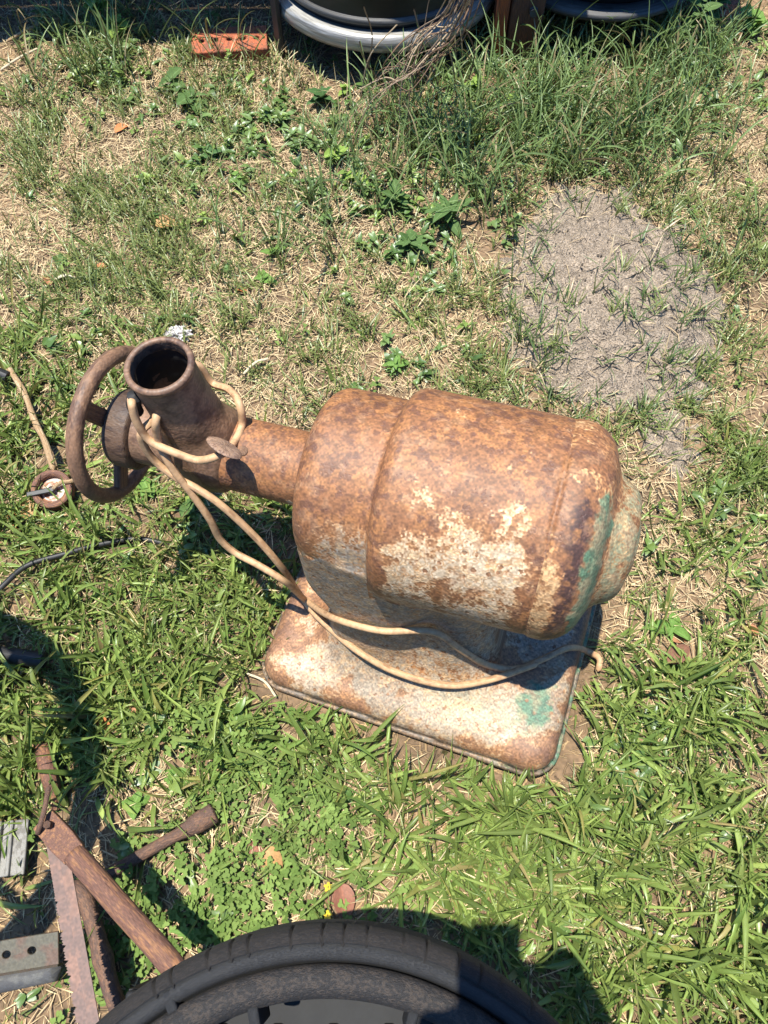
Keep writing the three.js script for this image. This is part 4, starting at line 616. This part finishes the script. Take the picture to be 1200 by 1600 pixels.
// ------------------------------------------------------------ single weeds with leaves one can tell apart
const veins = (c1, c2) => tex(64, 128, (u, v) => { const m = Math.exp(-(((u - 0.5) / 0.04) ** 2)), s = 0.4 * Math.exp(-(((Math.abs((v - Math.abs(u - 0.5) * 0.8) * 9 % 1) - 0.5) / 0.13) ** 2)), k = clamp(m + s), n = 0.88 + 0.24 * fbm(u * 14, v * 20, 2, 3); return [mix(c1[0], c2[0], k) * n, mix(c1[1], c2[1], k) * n, mix(c1[2], c2[2], k) * n]; });
const leafM = {}; for (const [k, a, b] of [['fresh', [100, 134, 58], [128, 156, 84]], ['mid', [76, 104, 50], [104, 130, 76]], ['dark', [62, 96, 46], [90, 120, 66]], ['lime', [122, 150, 62], [146, 168, 86]]]) leafM[k] = new THREE.MeshPhysicalMaterial({ map: veins(a, b), roughness: 0.75, specularIntensity: 0.5, transmission: 0.28, thickness: 0, side: THREE.DoubleSide });
function weed(u, v, label, n, len, wid, kind, h, lobes, group) {
  const p = GP(u, v, -0.003); p.y = top(p.x, p.z) - 0.003; const t = thing('weed', label, 'weed', p); const mat = leafM[kind], ya = rnd() * 6.28;
  mesh('stem', taper([V(0, 0, 0), V(rr(-0.004, 0.004), h * 0.5, rr(-0.004, 0.004)), V(rr(-0.006, 0.006), h, rr(-0.006, 0.006))], s => 0.0016 * (1 - 0.5 * s), 10, 6), mat, t);
  n += 3; for (let i = 0; i < n; i++) { const s = rr(0.35, 0.98), g = leafShape(len * s, wid * s * rr(0.8, 1.15), lobes, rr(0.1, 0.6), rr(0.2, 1.5)), m = mesh('leaf', g, mat, t); const yy = h * (0.35 + 0.65 * (i + 1) / n); m.position.set(0, yy, 0); m.rotation.order = 'YXZ'; m.rotation.y = ya + i * 2.4 + rr(-0.5, 0.5); m.rotation.x = -rr(-0.2, 0.9); m.rotation.z = rr(-0.3, 0.3); }
  return t;
}
weed(617, 582, 'small bright weed with pointed leaves just behind the motor housing', 8, 0.045, 0.02, 'fresh', 0.03, 0);
weed(700, 352, 'broad leaved dark green weed with drooping leaves left of the sand heap', 9, 0.075, 0.032, 'mid', 0.05, 0);
weed(640, 395, 'spreading weed with toothed leaves in the middle of the straw, below the long grass', 8, 0.06, 0.03, 'mid', 0.04, 4);
weed(305, 165, 'three lobed green weed below the left brick', 6, 0.06, 0.04, 'mid', 0.03, 3);
weed(270, 140, 'small lobed weed just left of and below the left brick', 5, 0.05, 0.035, 'mid', 0.03, 3);
weed(432, 400, 'single upright weed with one long leaf in the straw left of centre', 3, 0.05, 0.018, 'fresh', 0.02, 0);
weed(410, 440, 'pale low weed with rounded leaves in the straw left of centre', 4, 0.035, 0.028, 'fresh', 0.012, 0);
weed(525, 255, 'lime green lobed weed below the dry vines', 9, 0.035, 0.032, 'lime', 0.03, 3);
weed(560, 290, 'lime weed at the left edge of the long grass', 8, 0.035, 0.032, 'lime', 0.025, 3);
weed(160, 40, 'lime green weed with maple like leaves near the top left corner', 9, 0.05, 0.05, 'lime', 0.07, 3);
weed(190, 62, 'bright lobed weed left of the left brick in dappled light', 7, 0.045, 0.045, 'lime', 0.05, 3);
weed(1100, 40, 'dark leafy weed in front of the right hand brick', 9, 0.06, 0.045, 'dark', 0.09, 0);
weed(1075, 75, 'tall oval leaved weed left of the right hand brick', 9, 0.06, 0.035, 'mid', 0.12, 0);
weed(880, 30, 'climbing weed with heart shaped leaves beside the post', 9, 0.05, 0.04, 'fresh', 0.16, 0);
weed(1165, 55, 'pale green weed in the top right corner', 8, 0.05, 0.045, 'fresh', 0.06, 3);
weed(540, 150, 'lime weed at the foot of the dry vines', 7, 0.035, 0.03, 'lime', 0.03, 3);
weed(505, 165, 'grey green lobed weed left of the dry vines', 6, 0.05, 0.035, 'dark', 0.03, 3);
weed(740, 150, 'lime weed in the long grass below the post', 9, 0.04, 0.036, 'lime', 0.04, 3);
weed(790, 175, 'small lime weed in the long grass right of the post', 7, 0.035, 0.03, 'lime', 0.03, 3);
weed(1045, 985, 'weed with upright oval leaves above the curled brown leaf', 6, 0.05, 0.024, 'fresh', 0.02, 0);
weed(985, 1235, 'low weed with broad oval leaves right of the base corner', 7, 0.04, 0.026, 'mid', 0.02, 0);
weed(300, 640, 'round leaved weed seen through the lower half of the hand wheel', 6, 0.03, 0.03, 'fresh', 0.02, 0);
weed(235, 770, 'round leaved weed just below the hand wheel', 7, 0.03, 0.03, 'fresh', 0.02, 0);
weed(300, 800, 'round leaved weed in the shade under the cord', 7, 0.03, 0.028, 'mid', 0.025, 0);
weed(275, 1215, 'round leaved pale weed above the iron rod', 6, 0.028, 0.028, 'fresh', 0.015, 0);
weed(215, 1255, 'round leaved weed between the saw end and the iron rod', 6, 0.028, 0.028, 'fresh', 0.015, 0);
weed(335, 1460, 'single long strap leaf standing in front of the tyre', 2, 0.09, 0.018, 'fresh', 0.01, 0);
weed(95, 410, 'round leaved weed near the left edge beside two dead leaves', 5, 0.03, 0.026, 'mid', 0.015, 0);
weed(370, 285, 'pale round leaved weed in the straw below the left brick', 6, 0.034, 0.028, 'fresh', 0.02, 0);
weed(330, 250, 'dark low weed with lobed leaves in the straw at upper left', 7, 0.04, 0.028, 'dark', 0.02, 4);
weed(620, 330, 'broad green weed among the long grass above the middle', 8, 0.06, 0.035, 'mid', 0.05, 0);

// ------------------------------------------------------------ dead leaves
const deadM = [[176, 112, 66], [126, 84, 66], [158, 122, 78], [150, 104, 72], [112, 78, 60]].map(c => std({ map: veins(c, [c[0] * 1.15, c[1] * 1.12, c[2] * 1.1]), roughness: 0.7, side: THREE.DoubleSide }));
function dead(u, v, label, len, wid, mi, yaw, curl = 0.8, lift = 0.01) { const p = GP(u, v, lift); p.y = top(p.x, p.z) + lift; const g = leafShape(len, wid, 0, 0.5, curl); g.translate(0, 0, -len / 2); const m = mesh('dead_leaf', g, deadM[mi], scene); m.position.copy(p); m.rotation.set(rr(-0.25, 0.1), yaw, rr(-0.3, 0.3)); tag(m, label, 'leaf'); return m; }
dead(1062, 1020, 'dark brown curled dead leaf in grass right of the grinder base', 0.062, 0.03, 4, 2.2, 0.5, 0.022);
dead(1060, 995, 'small tan dead leaf right behind the curled dark brown one', 0.035, 0.024, 3, 1.2);
dead(262, 347, 'yellow brown dead leaf in the straw at upper left of the hand wheel', 0.06, 0.04, 2, 1.9, 0.8, 0.014);
dead(162, 416, 'orange brown oval dead leaf on straw near the left side', 0.036, 0.016, 0, 1.5);
dead(76, 436, 'brown folded dead leaf beside a pale twig near the left edge', 0.034, 0.024, 3, 0.4);
dead(192, 196, 'orange dead leaf in the straw at the upper left', 0.06, 0.024, 0, 2.6);
dead(538, 1412, 'brown dead leaf lying in front of the tyre', 0.06, 0.034, 1, 0.2, 0.8, 0.018);
dead(520, 1405, 'greyish curled dead leaf partly under a brown one by the tyre', 0.03, 0.02, 4, 0.9);
dead(425, 1345, 'crumpled tan dead leaf in the clover above the tyre', 0.045, 0.035, 2, 0.5, 1.4, 0.018);
dead(400, 1325, 'brown shrivelled dead leaf in the clover beside a crumpled tan one', 0.04, 0.025, 1, 2.4, 1.4);
dead(160, 1130, 'orange dead leaf half hidden in the broad grass at the left', 0.035, 0.022, 0, 0.9);
dead(210, 1105, 'pale brown dead leaf upright in the broad grass at the left', 0.03, 0.018, 3, 0.3, 0.5, 0.02);
dead(46, 798, 'brown dead leaf lying below the pulley wheel', 0.05, 0.034, 2, 1.1, 0.8, 0.016);
dead(20, 810, 'orange tinged dead leaf at the left edge below the pulley wheel', 0.04, 0.02, 0, 0.2, 0.8, 0.012);
dead(195, 540, 'tan dead leaf behind the top of the hand wheel', 0.03, 0.018, 2, 1.2);
dead(378, 452, 'small orange dead leaf in the straw above the neck of the grinder', 0.028, 0.016, 0, 1.4);
dead(1178, 985, 'brown dead leaf at the right edge in straw', 0.03, 0.024, 3, 1.3);
dead(40, 1195, 'reddish dead leaf in the grass left of the stubby pipe end', 0.03, 0.02, 1, 1.9);
{ // crumpled white rag behind the chute, pale twigs, yellow flowers
  const p = GP(276, 523, 0.012), g = new THREE.IcosahedronGeometry(0.022, 12), q = g.attributes.position; for (let i = 0; i < q.count; i++) { const d = V(q.getX(i), q.getY(i), q.getZ(i)).normalize(), r = 0.022 * (0.65 + 0.75 * Math.abs(fbm(d.x * 2.2, d.y * 2.2, d.z * 2.2, 3) - 0.5) * 2 + 0.2 * noise(d.x * 6, d.y * 6, d.z * 6)); q.setXYZ(i, d.x * r * 1.3, d.y * r * 0.75, d.z * r); } g.computeVertexNormals();
  const m = mesh('crumpled_rag', g, std({ map: rustMap([188, 182, 178], [150, 144, 140], 14), roughness: 0.9 }), scene); m.position.copy(p); tag(m, 'crumpled greyish white rag lying behind the feed chute', 'rag');
  const twig = (a, b, r, label, mat = M.stick) => { const A = GP(...a, 0.012), B = GP(...b, 0.014); A.y = top(A.x, A.z) + 0.012; B.y = top(B.x, B.z) + 0.014; const mm = A.clone().lerp(B, 0.5).add(V(rr(-0.006, 0.006), 0.006, rr(-0.006, 0.006))); const k = mesh('twig', capped([V(0, 0, 0), mm.sub(A), B.clone().sub(A)], r, 20, 7), mat, scene); k.position.copy(A); tag(k, label, 'twig'); };
  const pale = std({ map: rustMap([206, 194, 166], [182, 166, 134], 20) });
  twig([85, 437], [118, 434], 0.0035, 'short pale twig beside a folded brown leaf near the left edge', pale);
  twig([385, 1052], [432, 1090], 0.0022, 'pale straw stalk touching the left corner of the grinder base', pale);
  twig([300, 950], [240, 975], 0.0018, 'thin pale stalk in the broad grass left of the base', pale);
  twig([10, 65], [95, 28], 0.004, 'brown fallen twig at the top left corner', M.stick);
  twig([0, 110], [60, 75], 0.003, 'thin pale twig at the left edge near the top', pale);
  twig([960, 1440], [1090, 1468], 0.0022, 'pale straw stalk in the grass right of the tyre', pale);
  twig([380, 585], [420, 560], 0.0028, 'short pale dry stalk on bare straw behind the neck of the grinder', pale);
  const ym = std({ color: sRGB(196, 168, 40), roughness: 0.6, side: THREE.DoubleSide });
  for (const [u, v, l] of [[513, 1386, 'tiny yellow flower above the brown dead leaf by the tyre'], [512, 1430, 'tiny yellow flower at the edge of the tyre']]) { const f = thing('yellow_flower', l, 'flower', GP(u, v, 0.02)); for (let i = 0; i < 5; i++) { const pg = new THREE.CircleGeometry(0.003, 8); pg.scale(0.8, 1.2, 1); pg.translate(0, 0.0045, 0); pg.rotateX(-Math.PI / 2 + 0.4); pg.rotateY(i * 1.2566); mesh('petal', pg, ym, f); } mesh('stem', new THREE.CylinderGeometry(0.0006, 0.0006, 0.022, 5).translate(0, -0.011, 0), leafM.mid, f); }
}

// ------------------------------------------------------------ just outside the picture: what throws the shadows at its lower corners
{
  const t = thing('spoked_wheel', 'old spoked wheel lying flat on a stump beyond the left edge', 'wheel', V(-0.858, 0.56, -0.115));
  const g = new THREE.TorusGeometry(0.3, 0.027, 16, 90); g.rotateX(Math.PI / 2); g.translate(0, 0.03, 0); mesh('tyre', g, M.tyre, t);
  const hub = new THREE.CylinderGeometry(0.05, 0.05, 0.08, 24); hub.translate(0, 0.04, 0); mesh('hub', hub, M.rustDark, t);
  for (let i = 0; i < 4; i++) { const s = new THREE.CylinderGeometry(0.009, 0.009, 0.26, 10); s.rotateZ(Math.PI / 2); s.translate(0.16, 0.035, 0); s.rotateY(-0.62 + i * Math.PI / 2); mesh('spoke', s, M.rust, t); }
  const k = thing('tree_stump', 'weathered stump carrying the old spoked wheel beyond the left edge', 'stump', V(-0.9, -0.02, -0.115)); const q = new THREE.CylinderGeometry(0.1, 0.13, 0.58, 24, 6); q.translate(0, 0.29, 0); mesh('trunk', q, M.wood, k);
}
{ // the photographer, leaning in from the right with a phone held out
  const P = { pel: [0.46, 0.9, 0.56], wai: [0.43, 1.05, 0.52], che: [0.37, 1.26, 0.42], nec: [0.33, 1.42, 0.36], hd: [0.3, 1.54, 0.31], sR: [0.5, 1.37, 0.36], sL: [0.2, 1.36, 0.5], eR: [0.2, 1.11, 0.29], eL: [0.07, 1.13, 0.33], wR: [0.105, 1.225, 0.115], wL: [-0.035, 1.205, 0.165], hR: [0.55, 0.9, 0.52], hL: [0.38, 0.9, 0.6], kR: [0.57, 0.5, 0.5], kL: [0.42, 0.5, 0.6], aR: [0.6, 0.09, 0.56], aL: [0.45, 0.09, 0.68], tR: [0.54, 0.035, 0.44], tL: [0.38, 0.035, 0.57] };
  const B = [['pel', 'wai', 0.135, 0.125], ['wai', 'che', 0.125, 0.14], ['che', 'nec', 0.13, 0.065], ['nec', 'hd', 0.055, 0.06], ['che', 'sR', 0.1, 0.062], ['che', 'sL', 0.1, 0.062], ['sR', 'eR', 0.055, 0.042], ['eR', 'wR', 0.041, 0.028], ['sL', 'eL', 0.055, 0.042], ['eL', 'wL', 0.041, 0.028], ['pel', 'hR', 0.12, 0.1], ['pel', 'hL', 0.12, 0.1], ['hR', 'kR', 0.095, 0.062], ['kR', 'aR', 0.06, 0.042], ['hL', 'kL', 0.095, 0.062], ['kL', 'aL', 0.06, 0.042], ['aR', 'tR', 0.045, 0.036], ['aL', 'tL', 0.045, 0.036]].map(([a, b, r, q]) => [P[a], P[b], r, q]);
  const body = (x, y, z) => { const p = [x, y, z]; let d = 9; for (const [a, b, r, q] of B) d = smin(d, capsule(p, a, b, r, q), 0.05); const h = Math.hypot((x - 0.295) / 0.9, (y - 1.555) / 1.25, (z - 0.3) / 1.08) - 0.093; d = smin(d, h, 0.03); d = smin(d, capsule(p, [0.245, 1.535, 0.215], [0.235, 1.52, 0.2], 0.014, 0.012), 0.015); return Math.max(d, -y + 0.002); };
  const net = netMesh(body, [-0.12, -0.02, 0.02], [0.78, 1.72, 0.82], 0.014);
  const parts = split(net, (x, y, z) => { const hand = Math.hypot(x - 0.03, z - 0.13) < 0.26 && y > 1; if (y > 1.56 || (y > 1.47 && z > 0.34)) return 'hair'; if (y > 1.43 || hand) return 'body'; if (y > 0.93) return 'shirt'; return y > 0.1 ? 'trousers' : 'shoes'; }, (w, x, y, z) => [x * 2, y * 2 % 1 * 0.4]);
  const skin = std({ color: sRGB(196, 150, 122), roughness: 0.6 });
  // hands: palm and five bent fingers closing on the phone's edges
  const hand = (w, side) => { const bones = [], pc = V(w[0], w[1], w[2]), o = CAM.clone().addScaledVector(camF, -0.012).addScaledVector(camU, -0.13), palm = o.clone().add(V(side * 0.058, 0, 0)).addScaledVector(camU, -0.03).addScaledVector(camF, 0.012); bones.push([pc, palm, 0.024, 0.026]); for (let i = 0; i < 4; i++) { const k = palm.clone().addScaledVector(camU, 0.03 - i * 0.02), f1 = k.clone().add(V(-side * 0.026, 0, 0)).addScaledVector(camF, 0.012 + 0.002 * i), f2 = f1.clone().add(V(-side * (0.026 - i * 0.003), 0, 0)).addScaledVector(camF, -0.003); bones.push([palm, k, 0.022, 0.0105], [k, f1, 0.0098, 0.009], [f1, f2, 0.009, 0.0078]); } const t1 = palm.clone().addScaledVector(camU, 0.02).addScaledVector(camF, -0.026), t2 = t1.clone().add(V(-side * 0.03, 0, 0)).addScaledVector(camU, 0.02); bones.push([palm, t1, 0.018, 0.011], [t1, t2, 0.011, 0.009]); const L = bones.map(([a, b, r, q]) => [a.toArray(), b.toArray(), r, q]); const f = (x, y, z) => { let d = 9; for (const [a, b, r, q] of L) d = smin(d, capsule([x, y, z], a, b, r, q), 0.006); return d; }; const all = L.flatMap(l => [l[0], l[1]]), lo = [0, 1, 2].map(i => Math.min(...all.map(p => p[i])) - 0.04), hi = [0, 1, 2].map(i => Math.max(...all.map(p => p[i])) + 0.04); const g = split(netMesh(f, lo, hi, 0.004), () => 'h', (w2, x, y) => [x, y * 0.1]).h; return g; };
  const person = thing('person', 'person in navy shirt leaning in from the right, taking a picture with a phone', 'person', V(0, 0, 0));
  mesh('body', mergeGeometries([parts.body, hand(P.wR, 1), hand(P.wL, -1)]), skin, person);
  mesh('shirt', parts.shirt, std({ color: sRGB(38, 46, 70), roughness: 0.9 }), person); mesh('trousers', parts.trousers, std({ color: sRGB(52, 50, 48), roughness: 0.9 }), person); mesh('hair', parts.hair, std({ color: sRGB(48, 36, 28), roughness: 0.8 }), person); mesh('shoes', parts.shoes, std({ color: sRGB(40, 38, 36), roughness: 0.7 }), person);
  const ph = thing('phone', 'black phone held out by the person, outside the picture', 'phone', CAM.clone().addScaledVector(camF, -0.014).addScaledVector(camU, -0.13)); const pg = new RoundedBoxGeometry(0.074, 0.15, 0.008, 4, 0.0038); const pm = mesh('case', pg, M.black, ph); const sg = new THREE.PlaneGeometry(0.068, 0.142); sg.translate(0, 0, 0.0044); mesh('screen', sg, std({ color: sRGB(16, 18, 20), roughness: 0.15 }), ph); ph.quaternion.copy(camera.quaternion);
}

finish();
renderer.render(scene, camera);
